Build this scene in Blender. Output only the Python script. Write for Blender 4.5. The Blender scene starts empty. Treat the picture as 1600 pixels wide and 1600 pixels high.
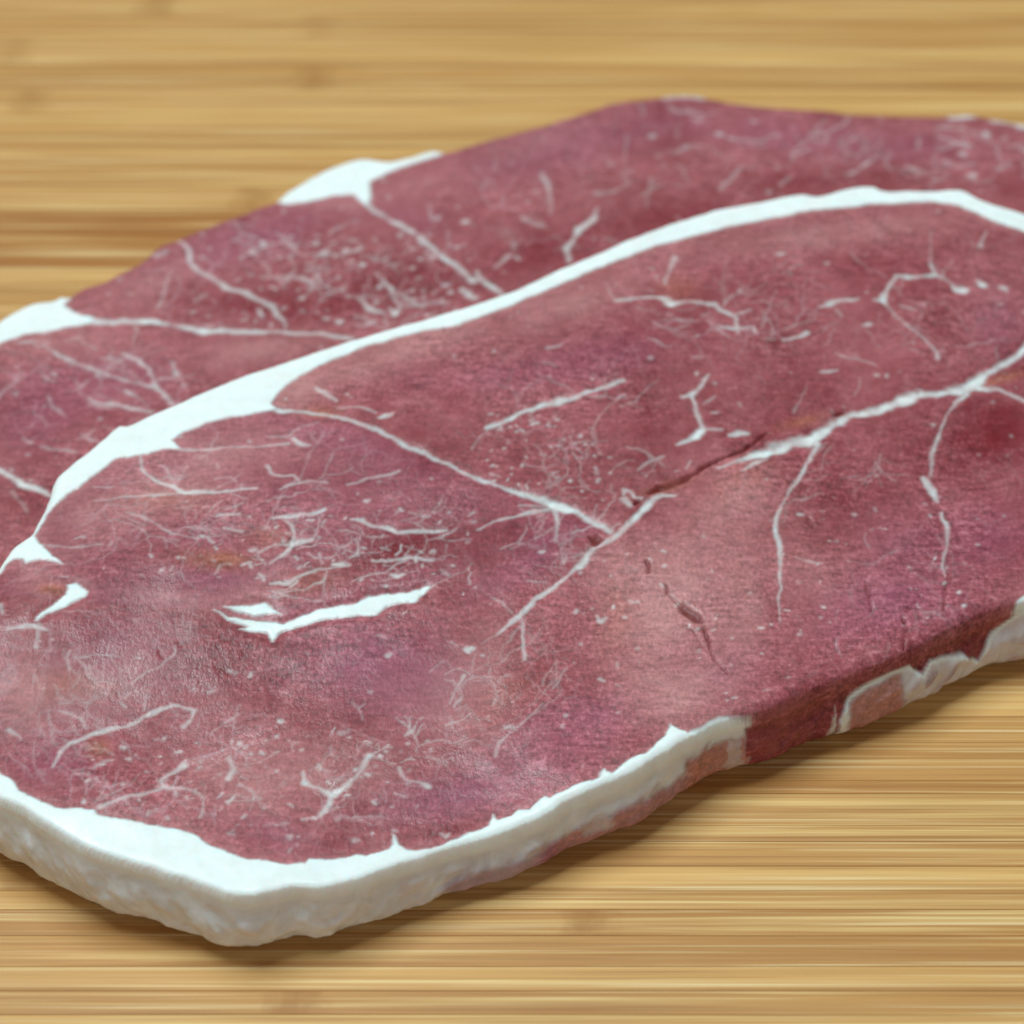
import bpy, math, random
import numpy as np
from mathutils import Vector, Matrix

# ------------------------------------------------------------------ camera, world, lamps, exposure
ELEV = math.radians(40.0)
LENS, SENSOR = 85.0, 36.0
FRAME = 0.160                                   # width of the place seen at the aim point, metres
DIST = FRAME * LENS / SENSOR
AIM = np.array([0.0, 0.0, 0.014])
FWD = np.array([0.0, math.cos(ELEV), -math.sin(ELEV)])
RIGHT = np.array([1.0, 0.0, 0.0])
UP = np.array([0.0, math.sin(ELEV), math.cos(ELEV)])
EYE = AIM - FWD * DIST

scene = bpy.context.scene
cam_data = bpy.data.cameras.new('camera')
cam_data.lens = LENS
cam_data.sensor_width = SENSOR
cam_data.clip_start = 0.01
cam_data.clip_end = 20.0
cam_data.dof.use_dof = True
cam_data.dof.focus_distance = DIST - 0.032
cam_data.dof.aperture_fstop = 19.0
cam = bpy.data.objects.new('camera', cam_data)
cam.location = Vector(EYE)
cam.rotation_euler = (math.pi / 2 - ELEV, 0, 0)
scene.collection.objects.link(cam)
scene.camera = cam

world = bpy.data.worlds.new('World')
scene.world = world
world.use_nodes = True
wn = world.node_tree.nodes
wn['Background'].inputs['Color'].default_value = (0.95, 0.98, 1.0, 1)
wn['Background'].inputs['Strength'].default_value = 0.07


def area(name, loc, target, size, power, color):
    d = bpy.data.lights.new(name, 'AREA')
    d.shape = 'RECTANGLE'
    d.size, d.size_y = size
    d.energy = power
    d.color = color
    o = bpy.data.objects.new(name, d)
    o.location = loc
    o.rotation_euler = (Vector(target) - Vector(loc)).to_track_quat('-Z', 'Y').to_euler()
    scene.collection.objects.link(o)
    return o


area('window_light', (-0.42, 0.52, 1.85), (0, 0.0, 0), (1.15, 0.95), 43.0, (0.84, 0.98, 1.0))
area('front_fill', (0.15, -0.95, 0.75), (0, 0, 0), (0.9, 0.7), 2.4, (1.0, 0.98, 0.97))  # added fill with no source in the room, brightens the front wall of fat

scene.view_settings.view_transform = 'Standard'
scene.view_settings.look = 'None'
scene.view_settings.exposure = 0.0
scene.view_settings.gamma = 1.0
scene.view_settings.use_curve_mapping = False
scene.cycles.use_denoising = True
scene.cycles.max_bounces = 5

MM = 0.001
rng = np.random.default_rng(7)


# ------------------------------------------------------------------ small numeric helpers
def sstep(a, b, x):
    t = np.clip((x - a) / (b - a), 0, 1)
    return t * t * (3 - 2 * t)


def hash2(ix, iy, seed):
    h = (ix.astype(np.int64) * 374761393 + iy.astype(np.int64) * 668265263 + seed * 974634777) & 0xFFFFFFFF
    h = ((h ^ (h >> 13)) * 1274126177) & 0xFFFFFFFF
    h = (h ^ (h >> 16)) & 0xFFFFFFFF
    return h.astype(np.float64) / 4294967295.0


def vnoise(x, y, scale, seed):
    """smooth value noise in -1..1; scale in metres"""
    u, v = x / scale, y / scale
    iu, iv = np.floor(u), np.floor(v)
    fu, fv = u - iu, v - iv
    fu = fu * fu * (3 - 2 * fu)
    fv = fv * fv * (3 - 2 * fv)
    a = hash2(iu, iv, seed); b = hash2(iu + 1, iv, seed)
    c = hash2(iu, iv + 1, seed); d = hash2(iu + 1, iv + 1, seed)
    return ((a * (1 - fu) + b * fu) * (1 - fv) + (c * (1 - fu) + d * fu) * fv) * 2 - 1


def fnoise(x, y, scale, seed, octaves=3):
    s, a, t = 0, 1.0, 0.0
    for k in range(octaves):
        s = s + a * vnoise(x, y, scale / 2 ** k, seed + 17 * k)
        t += a
        a *= 0.55
    return s / t


def ray(p):
    p = np.asarray(p, float)
    k = SENSOR / LENS / 1600.0
    return FWD + RIGHT * ((p[..., 0:1] - 800) * k) + UP * ((800 - p[..., 1:2]) * k)


def plan(p, height):
    """plan position of a measured point on a surface of the given height function"""
    d = ray(p)
    z = np.full(d.shape[:-1], 0.012)
    for _ in range(11):
        t = (z - EYE[2]) / d[..., 2]
        xy = EYE[:2] + d[..., :2] * t[..., None]
        z = height(xy[..., 0], xy[..., 1])
    return xy


def catmull(P, spacing, closed=True):
    """resample a closed plan polygon into evenly spaced smooth points"""
    P = np.asarray(P, float)
    n = len(P)
    out = []
    for i in range(n):
        p0, p1, p2, p3 = P[(i - 1) % n], P[i], P[(i + 1) % n], P[(i + 2) % n]
        m = max(2, int(np.ceil(np.hypot(*(p2 - p1)[:2]) / spacing)))
        t = np.linspace(0, 1, m, endpoint=False)[:, None]
        # mild tension keeps corners where the slice has corners
        c = 0.40
        m1, m2 = c * (p2 - p0), c * (p3 - p1)
        out.append((2 * t**3 - 3 * t**2 + 1) * p1 + (t**3 - 2 * t**2 + t) * m1 + (-2 * t**3 + 3 * t**2) * p2 + (t**3 - t**2) * m2)
    return np.vstack(out)


def components(F, nv):
    """island number of every face (faces that share a vertex)"""
    lab = np.arange(nv)
    while True:
        m = lab[F].min(1)
        new = lab.copy()
        for k in range(4):
            np.minimum.at(new, F[:, k], m)
        new = new[new]
        new = np.minimum(new, new[new])
        if (new == lab).all():
            return lab[F[:, 0]]
        lab = new


# ------------------------------------------------------------------ materials
def new_mat(name):
    m = bpy.data.materials.new(name)
    m.use_nodes = True
    nt = m.node_tree
    nt.nodes.clear()
    out = nt.nodes.new('ShaderNodeOutputMaterial')
    b = nt.nodes.new('ShaderNodeBsdfPrincipled')
    nt.links.new(b.outputs[0], out.inputs['Surface'])
    return m, nt, b


class NT:
    def __init__(s, nt):
        s.nt = nt

    def n(s, kind, **kw):
        nd = s.nt.nodes.new('ShaderNode' + kind)
        for k, v in kw.items():
            setattr(nd, k, v)
        return nd

    def l(s, a, b):
        s.nt.links.new(a, b)

    def put(s, sock, v):
        if isinstance(v, (int, float, tuple)):
            sock.default_value = v
        else:
            s.l(v, sock)

    def math(s, op, a, b=0.0, c=None, clamp=False):
        m = s.n('Math', operation=op, use_clamp=clamp)
        s.put(m.inputs[0], a); s.put(m.inputs[1], b)
        if c is not None:
            s.put(m.inputs[2], c)
        return m.outputs[0]

    def mix(s, f, a, b, blend='MIX'):
        m = s.n('Mix', data_type='RGBA', blend_type=blend)
        s.put(m.inputs['Factor'], f)
        s.put(m.inputs[6], a); s.put(m.inputs[7], b)
        return m.outputs[2]

    def attr(s, name, kind='GEOMETRY'):
        a = s.n('Attribute', attribute_type=kind, attribute_name=name)
        return a.outputs['Fac']

    def noise(s, vec, scale, detail=3.0, rough=0.55, dist=0.0):
        t = s.n('TexNoise')
        if vec is not None:
            s.l(vec, t.inputs['Vector'])
        t.inputs['Scale'].default_value = scale
        t.inputs['Detail'].default_value = detail
        t.inputs['Roughness'].default_value = rough
        t.inputs['Distortion'].default_value = dist
        return t.outputs['Fac']

    def ramp(s, f, lo, hi):
        m = s.n('MapRange', clamp=True)
        s.put(m.inputs[0], f)
        m.inputs[1].default_value, m.inputs[2].default_value = lo, hi
        m.inputs[3].default_value, m.inputs[4].default_value = 0, 1
        return m.outputs[0]


def C(r, g, b):
    return (r, g, b, 1.0)


def meat_material():
    m, nt, b = new_mat('cured_pork')
    g = NT(nt)
    geo = g.n('NewGeometry')
    pos = geo.outputs['Position']
    fat, pale, dark, purp, warm, rind, crack_mask = [g.attr(k) for k in ('fat', 'pale', 'dark', 'purple', 'warm', 'rind', 'crack')]
    # muscle fibre direction: grain stretched a little across the slice
    mp = g.n('Mapping')
    mp.inputs['Rotation'].default_value = (0, 0, math.radians(-14))
    mp.inputs['Scale'].default_value = (1.0, 0.66, 1.0)
    g.l(pos, mp.inputs['Vector'])
    grain = g.noise(mp.outputs[0], 1700.0, 3.0, 0.62, 0.15)
    mid = g.noise(mp.outputs[0], 330.0, 5.0, 0.68, 0.3)
    big = g.noise(pos, 60.0, 4.0, 0.6, 0.3)
    lean = g.mix(g.ramp(big, 0.30, 0.70), C(0.210, 0.029, 0.037), C(0.385, 0.102, 0.118))
    lean = g.mix(g.math('MULTIPLY', g.ramp(mid, 0.42, 0.72), 0.45), lean, C(0.43, 0.145, 0.155))
    lean = g.mix(pale, lean, C(0.54, 0.245, 0.235))
    lean = g.mix(purp, lean, C(0.290, 0.068, 0.145))
    lean = g.mix(warm, lean, C(0.47, 0.165, 0.070))
    lean = g.mix(dark, lean, C(0.185, 0.012, 0.018))
    # fibre bundles: lighter strands and darker gaps, running another way in each muscle
    def fibre(ang):
        m2 = g.n('Mapping')
        m2.inputs['Rotation'].default_value = (0, 0, math.radians(ang))
        m2.inputs['Scale'].default_value = (0.30, 1.0, 1.0)
        g.l(pos, m2.inputs['Vector'])
        return g.noise(m2.outputs[0], 1250.0, 2.0, 0.55, 0.2)
    fib = g.n('Mix', data_type='FLOAT')
    g.l(g.attr('fibre'), fib.inputs[0]); g.l(fibre(-8), fib.inputs[2]); g.l(fibre(58), fib.inputs[3])
    rough_zone = g.ramp(g.noise(pos, 48.0, 3.0, 0.55, 0.2), 0.34, 0.66)
    rough_zone = g.math('MULTIPLY', g.math('MULTIPLY_ADD', rough_zone, 0.75, 0.40), g.math('MULTIPLY_ADD', pale, -0.45, 1.0))
    tex = g.math('MULTIPLY_ADD', g.math('MULTIPLY', g.math('SUBTRACT', grain, 0.5), 1.9), rough_zone, 1.0)
    tex = g.math('MULTIPLY_ADD', g.math('MULTIPLY', g.math('SUBTRACT', fib.outputs[0], 0.5), 1.4), rough_zone, tex)
    tex = g.math('MINIMUM', g.math('MAXIMUM', tex, 0.58), 1.75)
    sc_ = g.n('VectorMath', operation='SCALE')
    g.l(lean, sc_.inputs[0]); g.l(tex, sc_.inputs['Scale'])
    lean = sc_.outputs[0]
    lean = g.mix(g.math('MULTIPLY', g.ramp(tex, 1.12, 1.65), 0.35), lean, C(0.56, 0.29, 0.34))
    # faint web of connective tissue between the bundles
    warp = g.n('TexNoise')
    g.l(pos, warp.inputs['Vector']); warp.inputs['Scale'].default_value = 210.0; warp.inputs['Detail'].default_value = 3.0
    wv = g.n('VectorMath', operation='MULTIPLY_ADD')
    g.l(warp.outputs['Color'], wv.inputs[0]); wv.inputs[1].default_value = (0.0042, 0.0042, 0.0); g.l(mp.outputs[0], wv.inputs[2])
    web = g.attr('web')
    webm = g.ramp(g.noise(pos, 95.0, 3.0, 0.6), 0.40, 0.66)
    for sc, th, amt in ((150.0, 0.050, 0.42), (330.0, 0.080, 0.26)):
        v = g.n('TexVoronoi', feature='DISTANCE_TO_EDGE', voronoi_dimensions='2D')
        g.l(wv.outputs[0], v.inputs['Vector']); v.inputs['Scale'].default_value = sc
        line = g.ramp(v.outputs['Distance'], th, th * 0.15)
        line = g.math('MULTIPLY', g.math('MULTIPLY', line, webm), g.math('MULTIPLY', web, amt))
        lean = g.mix(line, lean, C(0.66, 0.46, 0.50))
    fatn = g.noise(pos, 420.0, 3.0, 0.6)
    fatc = g.mix(g.ramp(fatn, 0.35, 0.72), C(0.87, 0.94, 0.93), C(0.80, 0.85, 0.82))
    rindn = g.noise(pos, 170.0, 4.0, 0.65, 1.2)
    rindc = g.mix(g.ramp(rindn, 0.34, 0.66), C(0.67, 0.66, 0.65), C(0.84, 0.87, 0.89))
    fatc = g.mix(g.math('MULTIPLY', g.ramp(g.noise(pos, 130.0, 4.0, 0.65, 0.8), 0.50, 0.74), 0.42), fatc, C(0.86, 0.78, 0.74))
    rindc = g.mix(g.math('MULTIPLY', g.ramp(g.noise(pos, 75.0, 3.0, 0.6, 0.5), 0.52, 0.70), 0.55), rindc, C(0.70, 0.58, 0.55))
    fatc = g.mix(rind, fatc, rindc)
    col = g.mix(fat, lean, fatc)
    col = g.mix(crack_mask, col, C(0.13, 0.012, 0.008))  # cracks coloured a darker red-brown
    g.l(col, b.inputs['Base Color'])
    rough = g.math('MULTIPLY_ADD', fat, 0.08, 0.44)
    rough = g.math('MULTIPLY_ADD', g.math('SUBTRACT', mid, 0.5), 0.35, rough)
    g.l(rough, b.inputs['Roughness'])
    b.inputs['Specular IOR Level'].default_value = 0.15
    moist = g.math('MULTIPLY_ADD', g.ramp(g.noise(pos, 85.0, 4.0, 0.6, 0.6), 0.44, 0.66), 0.42, 0.06)
    moist = g.math('MULTIPLY', moist, g.math('MULTIPLY_ADD', g.math('MAXIMUM', crack_mask, rind), -0.9, 1.0))
    g.l(moist, b.inputs['Coat Weight'])
    b.inputs['Coat Roughness'].default_value = 0.17
    g.l(g.math('MULTIPLY_ADD', fat, 0.35, 0.16), b.inputs['Subsurface Weight'])
    b.inputs['Subsurface Radius'].default_value = (1.0, 0.38, 0.28)
    b.inputs['Subsurface Scale'].default_value = 0.0016
    h = g.math('MULTIPLY_ADD', mid, 0.40, g.math('MULTIPLY', grain, 0.60))
    h = g.math('MULTIPLY', h, g.math('MULTIPLY_ADD', fat, -0.62, 1.0))
    h = g.math('ADD', h, g.math('MULTIPLY', g.math('MULTIPLY', rindn, rind), 1.0))
    bump = g.n('Bump')
    bump.inputs['Strength'].default_value = 0.42
    bump.inputs['Distance'].default_value = 0.00034
    g.l(h, bump.inputs['Height'])
    g.l(bump.outputs[0], b.inputs['Normal'])
    g.l(bump.outputs[0], b.inputs['Coat Normal'])
    return m


def bamboo_material():
    m, nt, b = new_mat('bamboo')
    g = NT(nt)
    tc = g.n('TexCoord')
    oi = g.n('ObjectInfo')
    shift = g.n('VectorMath', operation='MULTIPLY_ADD')
    comb = g.n('CombineXYZ')
    g.l(oi.outputs['Random'], comb.inputs[0]); g.l(oi.outputs['Random'], comb.inputs[1]); g.l(oi.outputs['Random'], comb.inputs[2])
    g.l(comb.outputs[0], shift.inputs[0])
    shift.inputs[1].default_value = (7.3, 3.1, 5.7)
    g.l(tc.outputs['Object'], shift.inputs[2])

    def streak(sx, sy, detail, rough):
        mp = g.n('Mapping')
        mp.inputs['Scale'].default_value = (sx, sy, sy)
        g.l(shift.outputs[0], mp.inputs['Vector'])
        return g.noise(mp.outputs[0], 1.0, detail, rough, 0.25)
    fine = streak(12, 1500, 3.0, 0.62)
    medium = streak(9, 620, 3.0, 0.6)
    coarse = streak(6, 190, 3.0, 0.55)
    blotch = streak(16, 60, 3.0, 0.6)
    tone = g.attr('tone', 'OBJECT')
    kx = g.attr('node_position', 'OBJECT')
    ks = g.attr('node_strength', 'OBJECT')
    base = g.mix(tone, C(0.37, 0.130, 0.018), C(0.69, 0.385, 0.125))
    base = g.mix(g.math('MULTIPLY', g.ramp(coarse, 0.42, 0.72), 0.55), base, C(0.34, 0.135, 0.028))
    base = g.mix(g.math('MULTIPLY', g.ramp(medium, 0.52, 0.70), 0.70), base, C(0.86, 0.59, 0.23))
    base = g.mix(g.math('MULTIPLY', g.ramp(medium, 0.46, 0.30), 0.60), base, C(0.31, 0.120, 0.024))
    base = g.mix(g.math('MULTIPLY', g.ramp(fine, 0.54, 0.74), 0.54), base, C(0.26, 0.098, 0.022))
    base = g.mix(g.math('MULTIPLY', g.ramp(fine, 0.45, 0.30), 0.65), base, C(0.86, 0.66, 0.34))
    base = g.mix(g.math('MULTIPLY', g.ramp(blotch, 0.55, 0.75), 0.30), base, C(0.50, 0.27, 0.09))
    # the knuckle of the cane: a short brown smudge across one strip
    sep = g.n('SeparateXYZ')
    g.l(tc.outputs['Object'], sep.inputs[0])
    dx = g.math('ABSOLUTE', g.math('SUBTRACT', sep.outputs[0], kx))
    wob = g.noise(tc.outputs['Object'], 260.0, 3.0, 0.6)
    dx = g.math('MULTIPLY_ADD', g.math('SUBTRACT', wob, 0.5), 0.010, dx)
    kn = g.math('MULTIPLY', g.ramp(dx, 0.0052, 0.0002), g.math('MULTIPLY', ks, 0.70))
    base = g.mix(kn, base, C(0.33, 0.130, 0.022))
    g.l(base, b.inputs['Base Color'])
    b.inputs['Roughness'].default_value = 0.52
    b.inputs['Specular IOR Level'].default_value = 0.35
    bump = g.n('Bump')
    bump.inputs['Strength'].default_value = 0.35
    bump.inputs['Distance'].default_value = 0.00025
    g.l(g.math('ADD', fine, medium), bump.inputs['Height'])
    g.l(bump.outputs[0], b.inputs['Normal'])
    return m


MEAT = meat_material()
BAMBOO = bamboo_material()

# ------------------------------------------------------------------ the bamboo board, strip by strip
board = bpy.data.objects.new('cutting_board', None)
scene.collection.objects.link(board)
board['label'] = 'bamboo cutting board of narrow golden strips under the two ham slices'
board['category'] = 'cutting board'

flat = lambda x, y: np.zeros_like(x)


def row_y(py):
    return float(plan(np.array([[800.0, py]]), flat)[0, 1])


# strip edges read off the photograph (front and back), filled up with 5 to 8 mm strips elsewhere
edges_px = [-140, -95, -50, -12, 24, 60, 104, 140, 176, 214, 258, 292, 327, 366, 418, 452, 492]
front_px = [1120, 1160, 1219, 1240, 1290, 1315, 1353, 1391, 1421, 1462, 1510, 1548, 1585, 1630, 1672, 1715]
tone_px = {327: .05, 366: .02, 292: .62, 258: .50, 214: .60, 176: .66, 140: .74, 104: .52, 60: .82, 24: .58, -12: .70,
           418: .78, 452: .60, 1353: 1.0, 1391: .80, 1421: .42, 1462: .50, 1510: .84, 1548: .66, 1585: .92, 1315: .62, 1290: .72,
           1240: .82, 1219: .40, 1160: .55, 1120: .66, 1630: .6}
node_px = {(60, 1455): .75, (24, 55): .7, (60, 20): .5, (-12, 245): .8, (104, 490): .75, (140, 45): .6, (292, 395): .8, (24, 495): .4,
           (1421, 920): .85, (1548, 462): .95, (1353, 35): .6}
edges = []
for a in edges_px[:-1]:
    edges.append((row_y(a), a))
lo_back = row_y(492)
hi_front = row_y(1120)
y = lo_back
gap = []
while y > hi_front + 0.008:
    gap.append((y, None))
    y -= float(rng.uniform(0.0052, 0.0078))
edges += gap
for a in front_px:
    edges.append((row_y(a), a))
y = edges[0][0]
head = []
while y < 0.30:
    y += float(rng.uniform(0.0055, 0.008)); head.append((y, None))
edges = head[::-1] + edges
y = edges[-1][0]
while y > -0.24:
    y -= float(rng.uniform(0.0055, 0.008)); edges.append((y, None))
HALF = 0.31
BOARD_T = 0.018


def strip_mesh(w):
    c, c2 = 0.00007, 0.00002
    prof = [(-w / 2 + c2, -BOARD_T), (-w / 2 + c2, -c), (-w / 2 + c + c2, 0), (0, 0.00004), (w / 2 - c - c2, 0), (w / 2 - c2, -c), (w / 2 - c2, -BOARD_T)]
    v = [(sx * HALF, a, z) for sx in (-1, 1) for a, z in prof]
    n = len(prof)
    f = [(i, i + 1, n + i + 1, n + i) for i in range(n - 1)] + [(n - 1, 0, n, 2 * n - 1)]
    f += [tuple(range(n - 1, -1, -1)), tuple(range(n, 2 * n))]
    f = [tuple(reversed(q)) for q in f]
    me = bpy.data.meshes.new('bamboo_strip')
    me.from_pydata(v, [], f)
    me.materials.append(BAMBOO)
    me.update()
    return me


for i in range(len(edges) - 1):
    y0, key = edges[i]
    y1 = edges[i + 1][0]
    o = bpy.data.objects.new('bamboo_strip', strip_mesh(y0 - y1))
    scene.collection.objects.link(o)
    o.parent = board
    o.location = (0, (y0 + y1) / 2, float(rng.uniform(-0.00003, 0.00003)))
    o['tone'] = float(tone_px.get(key, np.clip(rng.normal(0.62, 0.2), 0.05, 1.0)))
    o['node_position'] = float(rng.uniform(0.13, 0.29) * rng.choice([-1, 1]))
    o['node_strength'] = float(rng.choice([0.0, 0.6]))
    for (row, px), s in node_px.items():
        if key == row:
            yy = (y0 + y1) / 2
            d = ray(np.array([[px, row + 15.0]]))[0]
            t = (yy - EYE[1]) / d[1]
            o['node_position'] = float(EYE[0] + d[0] * t)
            o['node_strength'] = s


# ------------------------------------------------------------------ a slice of ham as a height field over its outline
class Slice:
    def __init__(s, pitch, outline, outline_u, radius, height, base, thick):
        """outline: plan points; outline_u: measured x of each; radius: edge rounding of each"""
        s.height, s.base, s.thick = height, base, thick
        ext = np.column_stack([outline, outline_u, radius])
        s.ol = catmull(ext, 0.0006)
        # frayed, uneven edge
        nrm = np.roll(s.ol[:, :2], -1, 0) - np.roll(s.ol[:, :2], 1, 0)
        nrm /= np.linalg.norm(nrm, axis=1)[:, None] + 1e-12
        area2 = np.sum(s.ol[:, 0] * np.roll(s.ol[:, 1], -1) - s.ol[:, 1] * np.roll(s.ol[:, 0], -1))
        sg = 1.0 if area2 > 0 else -1.0
        s.nrm = np.column_stack([nrm[:, 1], -nrm[:, 0]]) * sg
        wob = fnoise(s.ol[:, 0], s.ol[:, 1], 0.004, 91, 3) * 0.00030
        s.ol[:, :2] += s.nrm * wob[:, None]
        x0, y0 = s.ol[:, 0].min() - 0.003, s.ol[:, 1].min() - 0.003
        x1, y1 = s.ol[:, 0].max() + 0.003, s.ol[:, 1].max() + 0.003
        s.x0, s.y0, s.p = x0, y0, pitch
        s.nx, s.ny = int((x1 - x0) / pitch) + 1, int((y1 - y0) / pitch) + 1
        gx, gy = x0 + np.arange(s.nx) * pitch, y0 + np.arange(s.ny) * pitch
        s.X, s.Y = np.meshgrid(gx, gy)
        s.gx, s.gy = gx, gy
        s.distance_field()
        # measured shapes get slightly ragged edges through this warp
        s.WX = s.X + fnoise(s.X, s.Y, 0.0024, 11, 4) * 0.00048
        s.WY = s.Y + fnoise(s.X, s.Y, 0.0024, 12, 4) * 0.00055
        s.fat = np.zeros_like(s.X); s.owner = np.zeros(s.X.shape, int)
        s.crack = np.zeros_like(s.X); s.relief = np.zeros_like(s.X)
        s.pale = np.zeros_like(s.X); s.dark = np.zeros_like(s.X)
        s.purple = np.zeros_like(s.X); s.warm = np.zeros_like(s.X)
        s.rind = np.zeros_like(s.X); s.web = np.full_like(s.X, 0.22); s.fibre = np.zeros_like(s.X)

    def box(s, xa, xb, ya, yb):
        i0 = max(0, int((xa - s.x0) / s.p)); i1 = min(s.nx, int((xb - s.x0) / s.p) + 2)
        j0 = max(0, int((ya - s.y0) / s.p)); j1 = min(s.ny, int((yb - s.y0) / s.p) + 2)
        return (slice(j0, max(j0, j1)), slice(i0, max(i0, i1)))

    def inside(s, poly, X=None):
        """even-odd test of the whole grid, row by row"""
        res = np.zeros(s.X.shape, bool)
        a, b = poly, np.roll(poly, -1, 0)
        for j in range(s.ny):
            yv = s.gy[j]
            m = (a[:, 1] > yv) != (b[:, 1] > yv)
            if not m.any():
                continue
            xs = a[m, 0] + (yv - a[m, 1]) / (b[m, 1] - a[m, 1]) * (b[m, 0] - a[m, 0])
            xs.sort()
            res[j] = (np.searchsorted(xs, s.gx) % 2) == 1
        return res

    def seg_splat(s, a, b, pad, warp=False):
        sl = s.box(min(a[0], b[0]) - pad, max(a[0], b[0]) + pad, min(a[1], b[1]) - pad, max(a[1], b[1]) + pad)
        X, Y = (s.WX[sl], s.WY[sl]) if warp else (s.X[sl], s.Y[sl])
        dx, dy = b[0] - a[0], b[1] - a[1]
        t = np.clip(((X - a[0]) * dx + (Y - a[1]) * dy) / (dx * dx + dy * dy + 1e-18), 0, 1)
        return sl, np.hypot(X - a[0] - t * dx, Y - a[1] - t * dy), t

    def distance_field(s):
        PAD = 0.014
        D = np.full(s.X.shape, PAD); I = np.zeros(s.X.shape, int)
        P = s.ol[:, :2]; Q = np.roll(P, -1, 0)
        for k in range(len(P)):
            sl, d, t = s.seg_splat(P[k], Q[k], PAD)
            m = d < D[sl]
            D[sl][m] = d[m]; I[sl][m] = k
        s.isin = s.inside(P)
        s.sdf = np.where(s.isin, D, -D); s.near = I
        s.R = s.ol[:, 3][I]

    def poly(s, px, ident, soft=0.0002, field='fat', value=1.0, smooth=True):
        P = plan(np.array(px, float), s.height)
        pad = 0.0015 + soft
        sl0 = s.box(P[:, 0].min() - pad, P[:, 0].max() + pad, P[:, 1].min() - pad, P[:, 1].max() + pad)
        D = np.full(s.X.shape, 1.0)
        Q = np.roll(P, -1, 0)
        for k in range(len(P)):
            sl, d, t = s.seg_splat(P[k], Q[k], pad, True)
            D[sl] = np.minimum(D[sl], d)
        # inside test on the warped grid inside the box only
        X, Y = s.WX[sl0], s.WY[sl0]
        ins = np.zeros(X.shape, bool)
        for k in range(len(P)):
            (xa, ya), (xb, yb) = P[k], Q[k]
            if ya == yb:
                continue
            c = ((ya > Y) != (yb > Y)) & (X < (xb - xa) * (Y - ya) / (yb - ya) + xa)
            ins ^= c
        sd = np.where(ins, D[sl0], -D[sl0])
        v = value * sstep(-soft, soft, sd)
        F = getattr(s, field)
        m = v > F[sl0]
        F[sl0][m] = v[m]
        if ident:
            s.owner[sl0][m & (v > 0.4)] = ident

    def vein(s, pts, ident, k=1.0, wscale=0.74, field='fat', fade=0.34):
        """pts: x, y, width as measured; drawn as a tapering strand"""
        p = np.array([q[:2] for q in pts], float)
        w = np.array([q[2] if len(q) > 2 else 5.0 for q in pts], float) * wscale
        if len(p) == 1:
            p = np.vstack([p, p + [[w[0] * .25, -w[0] * .1]]]); w = np.array([w[0], w[0] * .8])
        P = plan(p, s.height)
        tg = np.gradient(p, axis=0)
        nr = np.column_stack([-tg[:, 1], tg[:, 0]])
        nr /= np.linalg.norm(nr, axis=1)[:, None] + 1e-9
        W = 2 * np.linalg.norm(plan(p + nr * w[:, None] / 2, s.height) - P, axis=1)
        W = np.maximum(W, 0.00022)
        F = getattr(s, field)
        for i in range(len(P) - 1):
            wm = max(W[i], W[i + 1])
            sl, d, t = s.seg_splat(P[i], P[i + 1], wm * 0.9 + 0.0004, True)
            ww = W[i] * (1 - t) + W[i + 1] * t
            ww = ww * (1 + 0.42 * fnoise(s.X[sl], s.Y[sl], 0.0016, 31, 2))
            # strands narrower than a fibre are only partly opaque
            op = k * np.clip(fade + ww / 0.0011 * 0.45, 0, 1)
            op = op * (0.76 + 0.36 * fnoise(s.X[sl], s.Y[sl], 0.0021, 37, 3))
            soft = 0.00013 + 0.28 * ww
            v = op * sstep(soft, -soft, d - ww / 2)
            m = v > F[sl]
            F[sl][m] = v[m]
            if ident:
                s.owner[sl][m & (v > 0.45)] = ident

    def veinlets(s, n, seed, centre, radii, angle, spread, k=(.25, .7), width=(2.2, 4.6), step=(7, 14), steps=(3, 8), branch=.3):
        """fine branching threads of fat: scattered over an ellipse, running roughly along one direction"""
        r = np.random.default_rng(seed)
        for _ in range(n):
            a, q = r.uniform(0, 2 * math.pi), math.sqrt(r.uniform(0, 1))
            ca, sa = math.cos(math.radians(angle)), math.sin(math.radians(angle))
            ex, ey = radii[0] * q * math.cos(a), radii[1] * q * math.sin(a)
            todo = [(centre[0] + ex * ca - ey * sa, centre[1] + ex * sa + ey * ca, math.radians(angle + r.normal(0, spread)), r.integers(*steps), r.uniform(*width), r.uniform(*k))]
            while todo:
                x, y, th, m, w, kk = todo.pop()
                pts = [(x, y, w * .5)]
                for i in range(m):
                    th += r.normal(0, .33)
                    d = r.uniform(*step)
                    x += math.cos(th) * d; y += math.sin(th) * d * .8
                    pts.append((x, y, max(1.4, w * (1 - .6 * i / m) * r.uniform(.6, 1.35))))
                    if r.random() < branch and m > 2:
                        todo.append((x, y, th + r.choice([-1, 1]) * r.uniform(.5, 1.1), m // 2, w * .7, kk * .8))
                if len(pts) > 1:
                    s.vein(pts, 0, kk, 0.8, fade=.5)

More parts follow.
